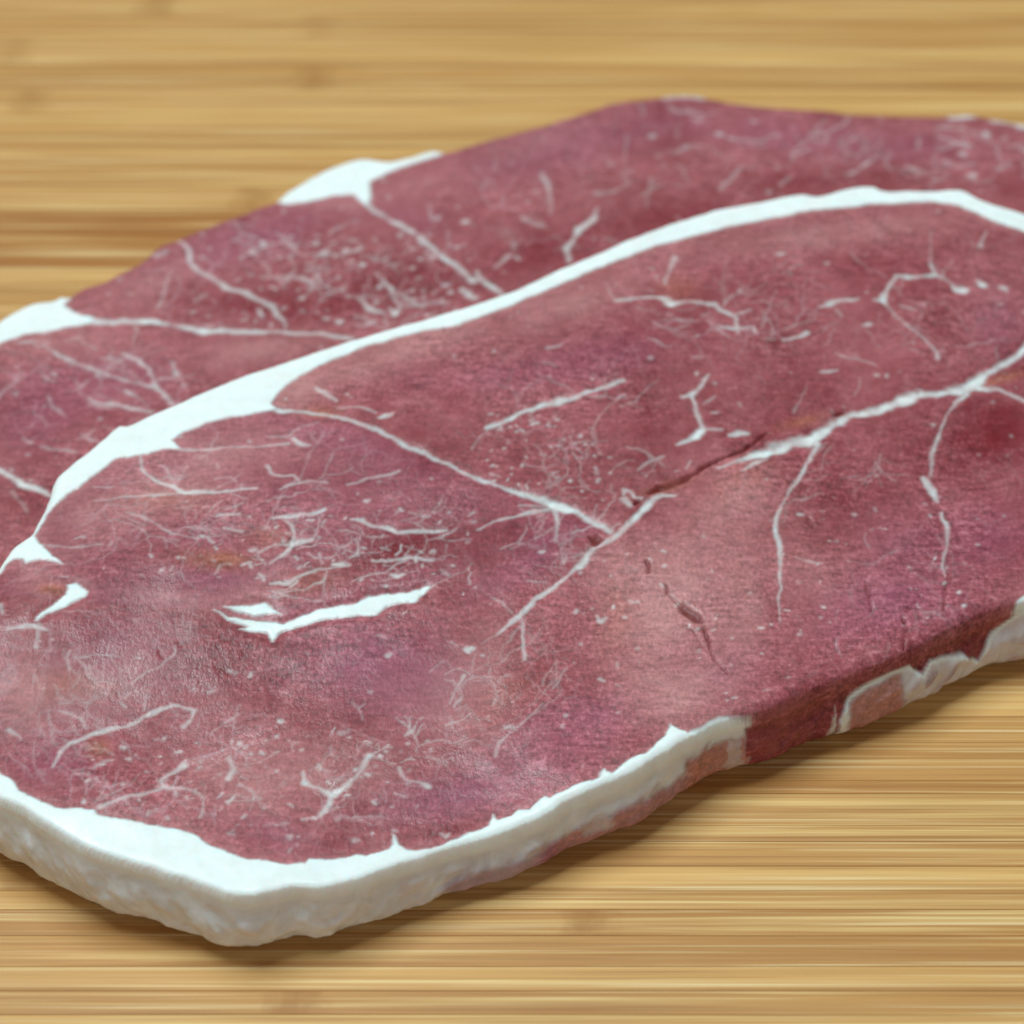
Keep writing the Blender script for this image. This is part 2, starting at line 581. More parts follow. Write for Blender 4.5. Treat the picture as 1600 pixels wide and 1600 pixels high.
    def blob(s, field, spots):
        """broad differences of the flesh, and shade painted on the rear slice: cx, cy, rx, ry, angle, amount"""
        F = getattr(s, field)
        for cx, cy, rx, ry, ang, amp in spots:
            c = plan(np.array([[cx, cy]], float), s.height)[0]
            ca, sa = math.cos(math.radians(ang)), math.sin(math.radians(ang))
            e1 = plan(np.array([[cx + rx * ca, cy + rx * sa]], float), s.height)[0] - c
            e2 = plan(np.array([[cx - ry * sa, cy + ry * ca]], float), s.height)[0] - c
            M = np.linalg.inv(np.column_stack([e1, e2]))
            ext = np.abs(e1) + np.abs(e2)
            sl = s.box(c[0] - 2.3 * ext[0], c[0] + 2.3 * ext[0], c[1] - 2.3 * ext[1], c[1] + 2.3 * ext[1])
            X, Y = s.X[sl] - c[0], s.Y[sl] - c[1]
            a = M[0, 0] * X + M[0, 1] * Y; b = M[1, 0] * X + M[1, 1] * Y
            r2 = a * a + b * b
            n = 1 + 0.5 * fnoise(s.X[sl], s.Y[sl], 0.006, 51, 3)
            F[sl] = np.clip(F[sl] + amp * {'purple': 0.55, 'dark': 1.3}.get(field, 1.0) * np.exp(-r2 * 1.1) * n, -1, 1)

    def specks(s, n, seed, size=(0.00016, 0.00045), k=(0.35, 0.85), region=None, ident=0, length=0.0003):
        r = np.random.default_rng(seed)
        cnt = 0
        x0, x1, y0, y1 = s.gx[0], s.gx[-1], s.gy[0], s.gy[-1]
        if region is not None:
            c = plan(np.array(region, float), s.height)
            x0, x1, y0, y1 = c[:, 0].min(), c[:, 0].max(), c[:, 1].min(), c[:, 1].max()
        tries = 0
        while cnt < n and tries < n * 12:
            tries += 1
            x, y = r.uniform(x0, x1), r.uniform(y0, y1)
            i, j = int((x - s.x0) / s.p), int((y - s.y0) / s.p)
            if not (0 <= i < s.nx and 0 <= j < s.ny) or s.sdf[j, i] < 0.002 or s.fat[j, i] > 0.3:
                continue
            cnt += 1
            th = r.uniform(0, math.pi)
            L = min(r.exponential(length), 2.5 * length)
            pts = [(x, y)]
            for q in range(1 if r.random() < .7 else 2):
                th += r.normal(0, 0.7)
                pts.append((pts[-1][0] + math.cos(th) * L, pts[-1][1] + math.sin(th) * L))
            w0 = r.uniform(*size); kk = r.uniform(*k)
            for a, b in zip(pts[:-1], pts[1:]):
                sl, d, t = s.seg_splat(a, b, w0 * 2, True)
                v = kk * sstep(w0 * 1.2, -w0 * 0.5, d - w0 * 0.2)
                m = v > s.fat[sl]
                s.fat[sl][m] = v[m]
                if ident:
                    s.owner[sl][m & (v > 0.5)] = ident

    def groove(s, depth, mm):
        """the flesh sinks a little towards the seams between muscles"""
        r = max(1, int(mm * 0.001 / s.p))
        f = s.fat * (s.owner >= 8) * (s.owner < 50)
        for ax in (0, 1):
            for _ in range(2):
                c = np.cumsum(np.pad(f, [(r + 1, r) if a == ax else (0, 0) for a in (0, 1)], mode='edge'), axis=ax)
                n = f.shape[ax]
                f = (np.take(c, np.arange(2 * r + 1, n + 2 * r + 1), ax) - np.take(c, np.arange(0, n), ax)) / (2 * r + 1)
        s.relief -= depth * np.clip(f * 2.2, 0, 1)

    def halo(s, amount, mm):
        """flesh next to thick fat is paler"""
        r = max(1, int(mm * 0.001 / s.p))
        f = s.fat * ((s.owner > 0) & (s.owner < 10))
        for ax in (0, 1):
            for _ in range(2):
                c = np.cumsum(np.pad(f, [(r + 1, r) if a == ax else (0, 0) for a in (0, 1)], mode='edge'), axis=ax)
                n = f.shape[ax]
                f = (np.take(c, np.arange(2 * r + 1, n + 2 * r + 1), ax) - np.take(c, np.arange(0, n), ax)) / (2 * r + 1)
        s.pale = s.pale + amount * f

    # -------------------------------------------------------------- mesh
    def build(s, root, names, side, face_region, coarse_bottom=5):
        """names: owner id -> part name; side(u, h, nrm) -> wall attributes and offset; face_region -> lean part of every cell"""
        p = s.p
        d = np.clip(s.sdf, 0, None)
        R = s.R
        drop = np.where(d < R, R - np.sqrt(np.clip(R * R - (R - d) ** 2, 0, None)), 0)
        Z = s.base(s.X, s.Y) + s.thick(s.X, s.Y) - drop + s.relief
        ok = s.sdf > -0.5 * p
        cell = ok[:-1, :-1] & ok[1:, :-1] & ok[:-1, 1:] & ok[1:, 1:]
        # drop cells hanging by a corner
        for _ in range(3):
            nb = np.zeros(cell.shape, int)
            nb[1:] += cell[:-1]; nb[:-1] += cell[1:]; nb[:, 1:] += cell[:, :-1]; nb[:, :-1] += cell[:, 1:]
            cell &= nb >= 2
        nxv = s.nx
        idx = np.arange(s.nx * s.ny).reshape(s.ny, s.nx)
        q = np.stack([idx[:-1, :-1], idx[:-1, 1:], idx[1:, 1:], idx[1:, :-1]], -1)[cell]
        cj, ci = np.nonzero(cell)
        used = np.unique(q)
        remap = np.full(s.nx * s.ny, -1); remap[used] = np.arange(len(used))
        Q = remap[q]
        V = np.column_stack([s.X.ravel()[used], s.Y.ravel()[used], Z.ravel()[used]])
        # boundary loop
        E = np.concatenate([Q[:, [0, 1]], Q[:, [1, 2]], Q[:, [2, 3]], Q[:, [3, 0]]])
        key = np.sort(E, 1)
        code = key[:, 0].astype(np.int64) * (len(used) + 1) + key[:, 1]
        uq, inv, cnt = np.unique(code, return_inverse=True, return_counts=True)
        be = E[cnt[inv] == 1]
        nxt = {}
        for a, b in be:
            nxt.setdefault(int(a), []).append(int(b))
        seen, loop = set(), []
        for st in nxt:
            if st in seen:
                continue
            cur, L = st, []
            while cur not in seen and cur in nxt:
                seen.add(cur); L.append(cur); cur = nxt[cur][0]
            if len(L) > len(loop):
                loop = L
        loop = np.array(loop)
        nearb = s.near.ravel()[used][loop]
        # snap the loop to the outline
        A = s.ol[nearb, :2]; B = s.ol[(nearb + 1) % len(s.ol), :2]
        AB = B - A
        t = np.clip(np.sum((V[loop, :2] - A) * AB, 1) / (np.sum(AB * AB, 1) + 1e-18), 0, 1)[:, None]
        V[loop, :2] = A + t * AB
        Rl = s.R.ravel()[used][loop]
        zb = s.base(V[loop, 0], V[loop, 1])
        zt = zb + s.thick(V[loop, 0], V[loop, 1]) - Rl
        V[loop, 2] = zt
        U = s.ol[nearb, 2]
        U = U.astype(float)
        for _ in range(6):
            U = np.where(np.abs(np.roll(U, 1) - np.roll(U, -1)) < 60, (np.roll(U, 1) + 2 * U + np.roll(U, -1)) / 4, U)
        # smooth outward directions along the loop
        N = s.nrm[nearb].copy()
        for _ in range(12):
            N = (np.roll(N, 1, 0) + 2 * N + np.roll(N, -1, 0)) / 4
        N /= np.linalg.norm(N, axis=1)[:, None]
        nv, nl = len(V), len(loop)
        keys = ('fat', 'pale', 'dark', 'purple', 'warm', 'rind', 'crack', 'web', 'fibre')
        AT = {k: getattr(s, k).ravel()[used] for k in keys}
        OW = s.owner.ravel()[used]
        K = 26
        rings, ringA, ringO = [], {k: [] for k in keys}, []
        hs = np.linspace(0, 1, K + 1)[1:]
        tops = {k: AT[k][loop] for k in keys}
        for h in hs:
            off, at, ow = side(U, np.full(nl, h), V[loop, 0], V[loop, 1], tops)
            z = zt * (1 - h) + (zb + 0.00005) * h
            rings.append(np.column_stack([V[loop, :2] + N * off[:, None], z]))
            for k in keys:
                ringA[k].append(at[k])
            ringO.append(ow)
        # bottom lip tucked in
        rings.append(np.column_stack([V[loop, :2] - N * 0.003, zb + 0.0001]))
        for k in keys:
            ringA[k].append(ringA[k][-1])
        ringO.append(ringO[-1])
        W = np.vstack(rings)
        ids = [loop] + [nv + r * nl + np.arange(nl) for r in range(len(rings))]
        faces = [Q]
        for r in range(len(rings)):
            a, b = ids[r], ids[r + 1]
            faces.append(np.column_stack([a, b, np.roll(b, -1), np.roll(a, -1)]))
        V2 = np.vstack([V, W])
        AT = {k: np.concatenate([AT[k]] + ringA[k]) for k in keys}
        OW = np.concatenate([OW] + ringO)
        F = np.vstack(faces)
        # underside, coarse
        c = coarse_bottom
        okb = s.sdf[::c, ::c] > 0.0022
        cb = okb[:-1, :-1] & okb[1:, :-1] & okb[:-1, 1:] & okb[1:, 1:]
        ib = np.arange(okb.size).reshape(okb.shape)
        qb = np.stack([ib[:-1, :-1], ib[1:, :-1], ib[1:, 1:], ib[:-1, 1:]], -1)[cb]
        ub = np.unique(qb); rb = np.full(okb.size, -1); rb[ub] = np.arange(len(ub))
        xb, yb = s.X[::c, ::c].ravel()[ub], s.Y[::c, ::c].ravel()[ub]
        VB = np.column_stack([xb, yb, s.base(xb, yb) + 0.00008])
        F = np.vstack([F, rb[qb] + len(V2)])
        V3 = np.vstack([V2, VB])
        AT = {k: np.concatenate([AT[k], np.full(len(VB), 0.0)]) for k in keys}
        OW = np.concatenate([OW, np.zeros(len(VB), int)])
        # smooth shared normals so that neighbouring parts meet without a seam
        fn = np.cross(V3[F[:, 2]] - V3[F[:, 0]], V3[F[:, 3]] - V3[F[:, 1]])
        VN = np.zeros_like(V3)
        for k in range(4):
            for c3 in range(3):
                VN[:, c3] += np.bincount(F[:, k], fn[:, c3], len(V3))
        VN /= np.linalg.norm(VN, axis=1)[:, None] + 1e-18
        # which part every face belongs to
        cen = V3[F].mean(1)
        ow = OW[F]
        ffat = AT['fat'][F].mean(1)
        fo = ow.max(1)
        fo = np.where((ffat > 0.46) & (fo > 0), fo, 0)
        lean = face_region(cen[:, 0], cen[:, 1])
        fid = np.where(fo > 0, fo, 1000 + lean)
        parts = []
        # every separate island of fat is a piece of its own; crumbs count as marbling
        nextid = 5000
        alias = {}
        for ident in np.unique(fid):
            if ident == 50 or ident >= 1000:
                continue
            at_ = np.nonzero(fid == ident)[0]
            comp = components(F[at_], len(V3))
            first = True
            for cid, n_ in sorted(zip(*np.unique(comp, return_counts=True)), key=lambda q_: -q_[1]):
                ff = at_[comp == cid]
                if n_ < 60:
                    fid[ff] = 50 if not first else 1000 + lean[ff]
                elif not first:
                    fid[ff] = nextid; alias[nextid] = int(ident); nextid += 1
                first = False
        for ident in np.unique(fid):
            sel = F[fid == ident]
            nm = names[alias.get(int(ident), int(ident))]
            uv = np.unique(sel)
            rm = np.full(len(V3), -1); rm[uv] = np.arange(len(uv))
            me = bpy.data.meshes.new(nm)
            me.vertices.add(len(uv))
            me.vertices.foreach_set('co', V3[uv].astype(np.float32).ravel())
            fl = rm[sel].astype(np.int32)
            me.loops.add(fl.size)
            me.loops.foreach_set('vertex_index', fl.ravel())
            me.polygons.add(len(fl))
            me.polygons.foreach_set('loop_start', np.arange(0, fl.size, 4, dtype=np.int32))
            me.update(calc_edges=True)
            me.polygons.foreach_set('use_smooth', np.ones(len(fl), bool))
            for k in keys:
                at = me.attributes.new(k, 'FLOAT', 'POINT')
                at.data.foreach_set('value', np.clip(AT[k][uv], 0, 1).astype(np.float32))
            me.normals_split_custom_set_from_vertices(VN[uv].astype(np.float32))
            me.materials.append(MEAT)
            o = bpy.data.objects.new(nm, me)
            scene.collection.objects.link(o)
            o.parent = root
            parts.append((int(ident), o))
        return parts


# ------------------------------------------------------------------ heights shared by the two slices
T_REAR = 0.0060
_p0, _p1 = plan(np.array([[60.0, 830.0], [1200.0, 318.0]]), lambda x, y: np.full_like(x, 0.021))
_dir = (_p1 - _p0) / np.linalg.norm(_p1 - _p0)
_fw = np.array([_dir[1], -_dir[0]])               # towards the viewer


def behind(x, y):
    return (x - _p0[0]) * _fw[0] + (y - _p0[1]) * _fw[1]


def front_base(x, y):
    s = behind(x, y)
    end = np.interp(x, [-0.074, -0.045, 0.0, 0.03], [0.033, 0.050, 0.070, 0.080])
    return 0.0065 * (1 - sstep(0.009, end, s))


def front_thick(x, y):
    t = 0.0120 + 0.0012 * sstep(0.004, 0.055, x) * sstep(0.05, -0.03, y) + 0.0004 * vnoise(x, y, 0.045, 3) + 0.0002 * vnoise(x, y, 0.012, 5)
    t = t + 0.0018 * np.exp(-(((x + 0.066) / 0.020) ** 2 + ((y + 0.058) / 0.025) ** 2))
    t = t - 0.0022 * np.exp(-(((x + 0.008) / 0.017) ** 2 + ((y + 0.066) / 0.02) ** 2))     # pressed thin by the knife
    return t


def front_top(x, y):
    return front_base(x, y) + front_thick(x, y)


def rear_base(x, y):
    return np.zeros_like(x)


def rear_thick(x, y):
    return T_REAR - 0.0002 + 0.0004 * vnoise(x, y, 0.03, 9)


def rear_top(x, y):
    return rear_base(x, y) + rear_thick(x, y)

# ------------------------------------------------------------------ front slice: measured outline
CONTACT = [(-14, 1322), (14, 1349), (40, 1359), (62, 1370), (97, 1395), (140, 1419), (200, 1437), (250, 1450), (325, 1470), (372, 1484), (402, 1486),
           (432, 1478), (475, 1469), (505, 1470), (550, 1457), (588, 1443), (650, 1418), (700, 1398), (750, 1385), (800, 1369), (857, 1348),
           (885, 1332), (930, 1315), (975, 1298), (1000, 1285), (1025, 1270), (1062, 1249), (1112, 1219), (1162, 1203), (1200, 1190), (1240, 1173),
           (1295, 1150), (1350, 1131), (1408, 1110), (1450, 1085), (1500, 1060), (1550, 1039), (1600, 1029), (1680, 1003), (1760, 955), (1830, 880)]
BACK = [(1885, 740), (1880, 600), (1825, 485), (1740, 405), (1660, 358), (1600, 335), (1532, 312), (1500, 297), (1450, 299), (1385, 299), (1370, 292), (1350, 292), (1320, 296),
        (1277, 307), (1250, 304), (1200, 314), (1125, 327), (1050, 350), (975, 377), (900, 410), (850, 432), (800, 455), (750, 472), (712, 485),
        (650, 502), (587, 520), (525, 540), (462, 560), (400, 581), (325, 610), (262, 637), (212, 660), (197, 665), (185, 665), (160, 685),
        (125, 715), (87, 747), (75, 777), (64, 803), (50, 832), (30, 848), (15, 860), (0, 882), (-16, 925), (-26, 1000), (-30, 1080), (-27, 1150)]
RIM_IN = [(1700, 412), (1600, 362), (1550, 344), (1500, 322), (1450, 315), (1362, 319), (1275, 330), (1200, 341), (1150, 352), (1100, 365), (1025, 385), (950, 412),
          (875, 445), (800, 476), (737, 500), (712, 509), (662, 516), (625, 527), (575, 540), (525, 560), (487, 577), (450, 600), (432, 615),
          (425, 630), (437, 640), (400, 644), (325, 660), (287, 675), (268, 688), (282, 701), (262, 701), (220, 710), (187, 716), (150, 740),
          (112, 767), (90, 785), (75, 803), (54, 836), (62, 850), (77, 860), (82, 870), (101, 880), (75, 877), (62, 875), (42, 882), (37, 875),
          (25, 875), (10, 882), (0, 893)]
EDGE_IN = [(-60, 1150), (-10, 1196), (0, 1206), (20, 1222), (30, 1237), (50, 1247), (82, 1260), (100, 1265), (145, 1262), (155, 1272), (187, 1280), (225, 1287), (262, 1295),
           (300, 1302), (325, 1317), (362, 1335), (387, 1342), (425, 1347), (450, 1350), (477, 1349), (482, 1342), (500, 1342), (510, 1345),
           (540, 1340), (557, 1334), (575, 1337), (607, 1330), (616, 1321), (614, 1304), (625, 1320), (650, 1330), (675, 1325), (700, 1315),
           (737, 1302), (762, 1292), (770, 1274), (776, 1283), (800, 1276), (812, 1264), (825, 1267), (850, 1242), (857, 1246), (900, 1227),
           (937, 1215), (945, 1201), (955, 1207), (975, 1192), (1012, 1175), (1037, 1150), (1045, 1131), (1057, 1140), (1075, 1146),
           (1125, 1137), (1160, 1119), (1166, 1123), (1163, 1131), (1150, 1141), (1130, 1150)]
SEAM_BLOB = [(334, 953), (356, 961), (387, 963), (419, 968), (444, 970), (459, 964), (481, 956), (512, 947), (553, 939), (575, 928), (606, 925),
             (637, 922), (669, 914), (675, 917), (653, 931), (650, 941), (628, 937), (603, 944), (587, 959), (575, 956), (528, 962), (481, 972),
             (450, 981), (434, 988), (425, 1003), (421, 994), (419, 985), (375, 982), (391, 975), (356, 966)]
SEAM_LOBE = [(348, 947), (375, 944), (414, 940), (431, 953), (441, 959), (425, 957), (400, 957), (375, 953)]
CORNER_BLOB = [(107, 910), (120, 907), (137, 922), (132, 930), (112, 940), (95, 947), (75, 957), (57, 970), (60, 962), (82, 942), (105, 927)]

# strands: id, opacity, points (x, y, width)
SEAMS = {
 10: [(1, [(437,641,8),(460,643,5),(500,646,5),(540,655,5),(575,666,6),(600,677,7),(625,690,8),(650,702,8),(690,721,6),(725,738,6),(750,750,7),(785,762,7),(819,772,10),(850,781,12),(872,788,14),(897,797,10),(928,815,9),(953,829,9)]),
      (1, [(865,790,9),(870,806,8),(872,818,8),(870,830,6),(866,846,4)]),
      (.9, [(860,792,8),(830,800,6),(800,808,5),(787,812,6),(765,820,4),(744,828,3)]),
      (.8, [(850,788,6),(831,791,4),(812,790,3)]),
      (.7, [(870,822,5),(850,835,3),(835,842,3)])],
 11: [(1, [(1640,500,10),(1610,535,10),(1590,555,9),(1570,568,7),(1540,583,8),(1525,596,13),(1500,607,13),(1480,610,8),(1460,613,9),(1440,615,10),(1420,620,12),(1400,628,13),(1380,636,12),(1360,643,10),(1345,645,8),(1330,648,9),(1315,657,12),(1300,662,10),(1280,675,13),(1268,684,15),(1255,688,14),(1240,690,14),(1220,697,14),(1200,705,12),(1180,710,8),(1165,715,6),(1150,720,4),(1120,731,3)]),
      (1, [(1275,684,10),(1278,695,8),(1270,708,6),(1262,720,4),(1255,735,6),(1247,750,6),(1240,760,5),(1230,772,3),(1222,790,3),(1217,805,5),(1213,825,6),(1215,845,7),(1217,865,7),(1219,890,5),(1219,915,4),(1218,935,3),(1219,960,3)]),
      (1, [(1520,604,10),(1505,618,6),(1495,628,7),(1487,640,4),(1475,660,3),(1465,680,4),(1462,690,6),(1457,710,6),(1456,730,6),(1455,745,4)]),
      (1, [(1445,748,8),(1452,762,10),(1460,775,10),(1463,784,5)]),
      (.9, [(1473,800,4),(1477,815,7),(1480,830,7),(1480,850,5),(1475,870,4),(1474,900,4)]),
      (.9, [(1530,606,8),(1560,608,4),(1575,615,4),(1600,626,5),(1640,640,5)]),
      (.8, [(1200,715,4),(1175,725,5),(1160,735,3)])],
 12: [(1, [(1055,775,4),(1037,773,5),(1022,778,8),(1009,790,11),(1000,803,10),(990,812,8),(969,831,8),(950,844,9),(931,856,8),(916,872,9),(906,883,11),(897,890,6),(875,909,5),(850,928,6),(834,941,8),(822,953,8),(809,964,9),(794,975,6),(775,990,4)]),
      (.8, [(812,966,6),(817,976,5),(819,995,5),(817,1015,6),(819,1032,7)]),
      (.8, [(972,775,4),(975,766,5),(984,767,5),(988,776,5),(1000,777,4)]),
      (.6, [(975,780,10),(985,790,8)]),
      (.7, [(968,818,3),(945,828,3),(930,812,3)])],
 13: [(1, [(1110,585,4),(1100,592,8),(1090,607,6),(1080,615,11),(1066,620,6)]),
      (1, [(1080,615,10),(1085,632,7),(1090,647,8),(1097,660,9),(1102,669,15),(1087,680,15),(1075,687,8),(1060,695,5)]),
      (.9, [(1102,668,8),(1120,670,5),(1128,670,3)]), (.7, [(1097,629,3),(1117,620,4)]),
      (1, [(1140,679,5),(1155,676,9),(1168,677,6)]),
      (.6, [(1035,712,5),(1012,722,5),(997,735,5)]), (.8, [(1080,722,6),(1074,732,4)])],
 14: [(1, [(759,669,6),(769,664,8),(787,658,8),(819,642,7),(850,631,9),(875,625,12),(897,619,8),(928,609,5),(959,600,6),(976,594,6)]),
      (.6, [(762,673,3),(747,687,3),(737,702,3)])],
 15: [(.9, [(962,469,5),(985,467,6),(1000,465,4),(1037,465,8),(1050,475,11),(1075,472,5),(1100,474,5),(1115,475,8),(1125,485,8),(1142,492,8),(1150,498,10),(1150,510,8),(1152,522,3)]),
      (.7, [(1150,492,5),(1172,485,4)]), (.8, [(1122,511,3),(1145,514,7),(1175,511,4),(1182,519,7)]),
      (.6, [(950,447,4),(960,465,4)]), (.55, [(1055,402,9),(1045,422,8),(1040,445,7)])],
 16: [(.95, [(1280,477,4),(1297,475,10),(1305,471,6),(1330,469,6),(1342,467,3)]), (.6, [(1307,482,4),(1317,495,3)]),
      (.95, [(1365,467,6),(1377,467,11),(1385,457,7),(1392,440,5),(1402,431,5),(1415,431,9),(1435,431,5),(1462,429,7),(1455,412,5)]),
      (.9, [(1465,431,4),(1485,441,4),(1497,451,12),(1507,453,9)]), (.9, [(1527,437,6),(1535,445,11),(1542,447,5)]), (.9, [(1562,449,6),(1567,452,8),(1573,456,4)]),
      (.7, [(1377,468,6),(1387,480,4),(1400,494,4),(1420,512,4),(1440,525,3),(1450,534,5),(1462,550,4),(1466,561,6)]), (.7, [(1405,477,4),(1427,484,5)])],
 17: [(1, [(220,712,6),(220,725,6),(230,742,6),(250,752,6),(270,760,7),(287,770,8),(307,769,7),(350,767,6),(375,765,5),(400,764,4)]),
      (.7, [(375,765,5),(380,755,4)]), (.7, [(150,780,3),(212,777,4),(250,772,4),(287,769,4)])],
 18: [(1, [(425,809,4),(450,806,10),(466,805,10),(484,805,7),(506,798,7)]),
      (1, [(444,812,5),(456,823,6),(459,837,6),(456,850,8),(450,859,9),(437,870,6),(422,881,4)]), (1, [(456,850,9),(472,847,10),(487,845,7)]),
      (.8, [(403,861,5),(428,853,5),(450,851,5)]), (.7, [(403,866,4),(416,883,4)])],
 19: [(1, [(547,811,5),(566,812,10),(581,820,7),(612,825,8),(622,831,6),(653,830,8),(675,831,7),(700,830,4)])],
 20: [(.95, [(581,875,4),(612,876,6),(637,873,6),(678,873,6)]), (.8, [(637,874,5),(619,881,5),(603,891,4),(575,897,4),(550,908,3)]),
      (1, [(609,897,5),(622,901,9),(631,898,5)])],
 21: [(.95, [(425,911,5),(450,909,7),(466,900,6),(497,887,6),(528,886,4)]), (1, [(522,880,6),(534,881,12),(544,883,6)]), (.8, [(500,866,6),(506,878,5)]),
      (.8, [(437,925,4),(481,919,3),(506,909,7),(512,891,4)]), (.6, [(507,912,5),(506,931,4)]), (.6, [(419,930,4),(437,931,4)])],
 22: [(.85, [(82,1197,5),(95,1175,9),(107,1162,9),(130,1152,9),(150,1145,10),(175,1140,9),(200,1137,7),(212,1130,6),(225,1120,7),(240,1115,8),(270,1102,8),(287,1105,6),(305,1110,9),(297,1122,5),(287,1135,10)]),
      (.6, [(227,1090,4),(227,1110,5)]), (.6, [(92,1110,5),(125,1122,5),(137,1137,5)])],
 23: [(.9, [(153,1259,9),(172,1253,6),(203,1245,6),(234,1237,6),(256,1228,8),(250,1219,4),(269,1209,6),(284,1194,14),(291,1187,6)]),
      (.75, [(256,1229,7),(287,1231,7),(300,1233,6),(316,1247,5),(319,1259,6),(312,1278,6)])],
 24: [(.9, [(475,1206,4),(478,1223,9),(500,1231,5),(519,1242,15),(534,1233,8),(547,1222,8),(562,1206,5),(575,1181,14)]),
      (.9, [(519,1244,10),(509,1266,12),(497,1277,6),(475,1281,5)]), (.7, [(577,1182,6),(594,1186,4)])],
 25: [(.85, [(12,985,5),(37,980,9),(55,980,12),(75,986,5)]), (.8, [(58,981,9),(59,995,10),(57,1012,10)]), (.9, [(1,945,9),(5,957,8)])],
}
MINOR = [
 (.7,[(965,620,5),(975,617,5)]),(.5,[(965,621,3),(953,634,3),(934,656,3),(925,675,5),(931,694,3),(940,709,4)]),
 (.7,[(1350,507,4),(1360,506,7)]),(.8,[(1227,531,5),(1242,527,6),(1262,520,8)]),(.6,[(1200,531,4),(1212,530,3)]),
 (.6,[(1307,551,3),(1320,557,4),(1340,560,4),(1365,569,4)]),(.85,[(1285,580,6),(1295,581,8),(1307,578,6)]),(.7,[(1372,586,6)]),
 (.7,[(1542,360,4),(1535,375,6),(1533,386,8)]),(.4,[(1455,362,4),(1452,395,4),(1457,415,7)]),(.5,[(1220,397,10)]),(.5,[(1292,410,7)]),
 (.55,[(1017,560,9)]),(.55,[(855,544,5),(875,539,4)]),(.4,[(850,565,4),(868,570,4)]),
 (.7,[(282,701,5),(305,704,5),(337,701,4),(375,699,4),(403,698,3),(450,694,4)]),(.6,[(419,683,3),(450,683,4),(459,675,4),(475,667,3),(497,659,2)]),
 (.9,[(459,686,8),(472,694,10),(484,695,5)]),(.8,[(416,728,8),(422,739,5),(437,744,5),(459,745,5),(466,753,4)]),(.75,[(437,762,4),(481,753,5),(512,756,4)]),
 (.75,[(544,756,4),(575,748,5),(612,742,5),(625,736,5)]),(.8,[(575,781,9)]),(.85,[(494,605,7),(512,615,7),(525,626,6)]),
 (.75,[(528,637,3),(566,636,5),(584,644,5)]),(.9,[(593,653,6),(602,650,9),(612,645,4)]),
 (.7,[(200,801,3),(222,806,5),(244,819,4),(269,833,4),(303,841,3),(344,837,3)]),(.8,[(341,805,5),(375,803,4)]),(.7,[(350,825,5),(375,828,5)]),
 (.8,[(531,830,4),(541,830,6)]),(.8,[(556,844,4),(562,856,5),(559,866,6),(547,872,4)]),
 (.8,[(662,806,6)]),(.7,[(687,816,6)]),(.7,[(594,798,5)]),(.6,[(640,800,4),(655,803,3)]),(.6,[(700,845,3),(735,842,3)]),
 (.5,[(675,915,4),(700,905,4),(720,894,3),(737,880,3)]),(.5,[(600,905,3),(650,893,3)]),
 (.6,[(15,1142,10),(25,1147,8),(32,1155,5)]),(.55,[(117,1027,4),(135,1042,5),(140,1062,4)]),(.5,[(107,1017,5),(108,1047,7)]),
 (.65,[(277,1008,4),(275,1020,4),(260,1030,4),(250,1040,4),(225,1052,4),(205,1072,3)]),
 (.8,[(356,1187,8),(366,1200,10),(356,1216,8)]),(.6,[(375,1225,5),(400,1247,5)]),(.9,[(391,1058,8),(393,1052,8)]),(.9,[(437,1128,11)]),(.6,[(328,1084,9)]),
 (.6,[(375,1162,9)]),(.7,[(472,1175,8)]),(.7,[(431,1206,6)]),(.7,[(450,1308,11)]),(.7,[(378,1275,7)]),(.4,[(531,1147,9),(545,1143,7)]),(.5,[(578,1081,7)]),
 (.6,[(194,1100,7)]),(.6,[(147,1203,5),(162,1190,6),(178,1188,4)]),(.8,[(625,1200,8),(632,1215,4),(650,1219,4),(667,1226,12)]),(.5,[(650,1260,6)]),(.6,[(587,1250,6)]),
 (.6,[(612,1260,5)]),(.85,[(688,1302,6),(695,1306,9),(703,1302,5)]),(.95,[(732,1014,13)]),(.5,[(705,1003,4),(715,1010,3)]),(.75,[(725,1057,8),(715,1072,4),(702,1100,4)]),
 (.8,[(607,1024,9)]),(.6,[(575,1080,7)]),(.65,[(645,1140,9),(635,1147,5)]),(.7,[(657,1121,7)]),(.7,[(670,1160,7)]),(.6,[(675,1175,6)]),
 (.6,[(695,1135,3),(720,1125,4),(737,1115,4)]),(.7,[(800,1145,4),(782,1160,8),(775,1180,7)]),(.5,[(560,1000,6)]),
 (.6,[(800,1147,3),(832,1117,4),(850,1100,3)]),(.6,[(885,1042,4),(875,1062,5),(865,1077,4)]),(.9,[(935,962,4),(940,972,7),(947,965,4)]),(.7,[(882,1117,8)]),
 (.6,[(907,1007,8)]),(.7,[(963,1034,4),(965,1042,6)]),(.8,[(975,965,8)]),(.7,[(1037,885,6)]),(.7,[(1172,927,6)]),(.85,[(846,862,9)]),(.7,[(880,862,4),(884,870,4),(879,879,7)]),
 (.8,[(1335,805,6)]),(.6,[(1242,871,3),(1287,880,4)]),(.7,[(1280,965,6)]),(.6,[(1297,972,5)]),(.6,[(1570,807,5)]),(.6,[(770,935,3),(785,942,4),(800,955,3)]),
 (.6,[(823,907,4),(850,908,3)]),(.6,[(1310,660,3),(1300,640,3)]),(.5,[(1335,620,3),(1345,590,3)]),(.5,[(1240,645,5),(1252,620,3),(1262,600,3)]),
 (.45,[(60,850,3),(110,855,4),(160,852,3)]),(.4,[(75,1110,4),(80,1130,4)]),(.5,[(775,990,4),(750,1005,3)]),(.5,[(690,1035,3),(670,1050,3)]),
 (.5,[(1105,905,4)]),(.5,[(1140,865,4)]),(.5,[(1120,960,5)]),(.4,[(800,1100,3),(815,1085,3)]),
]
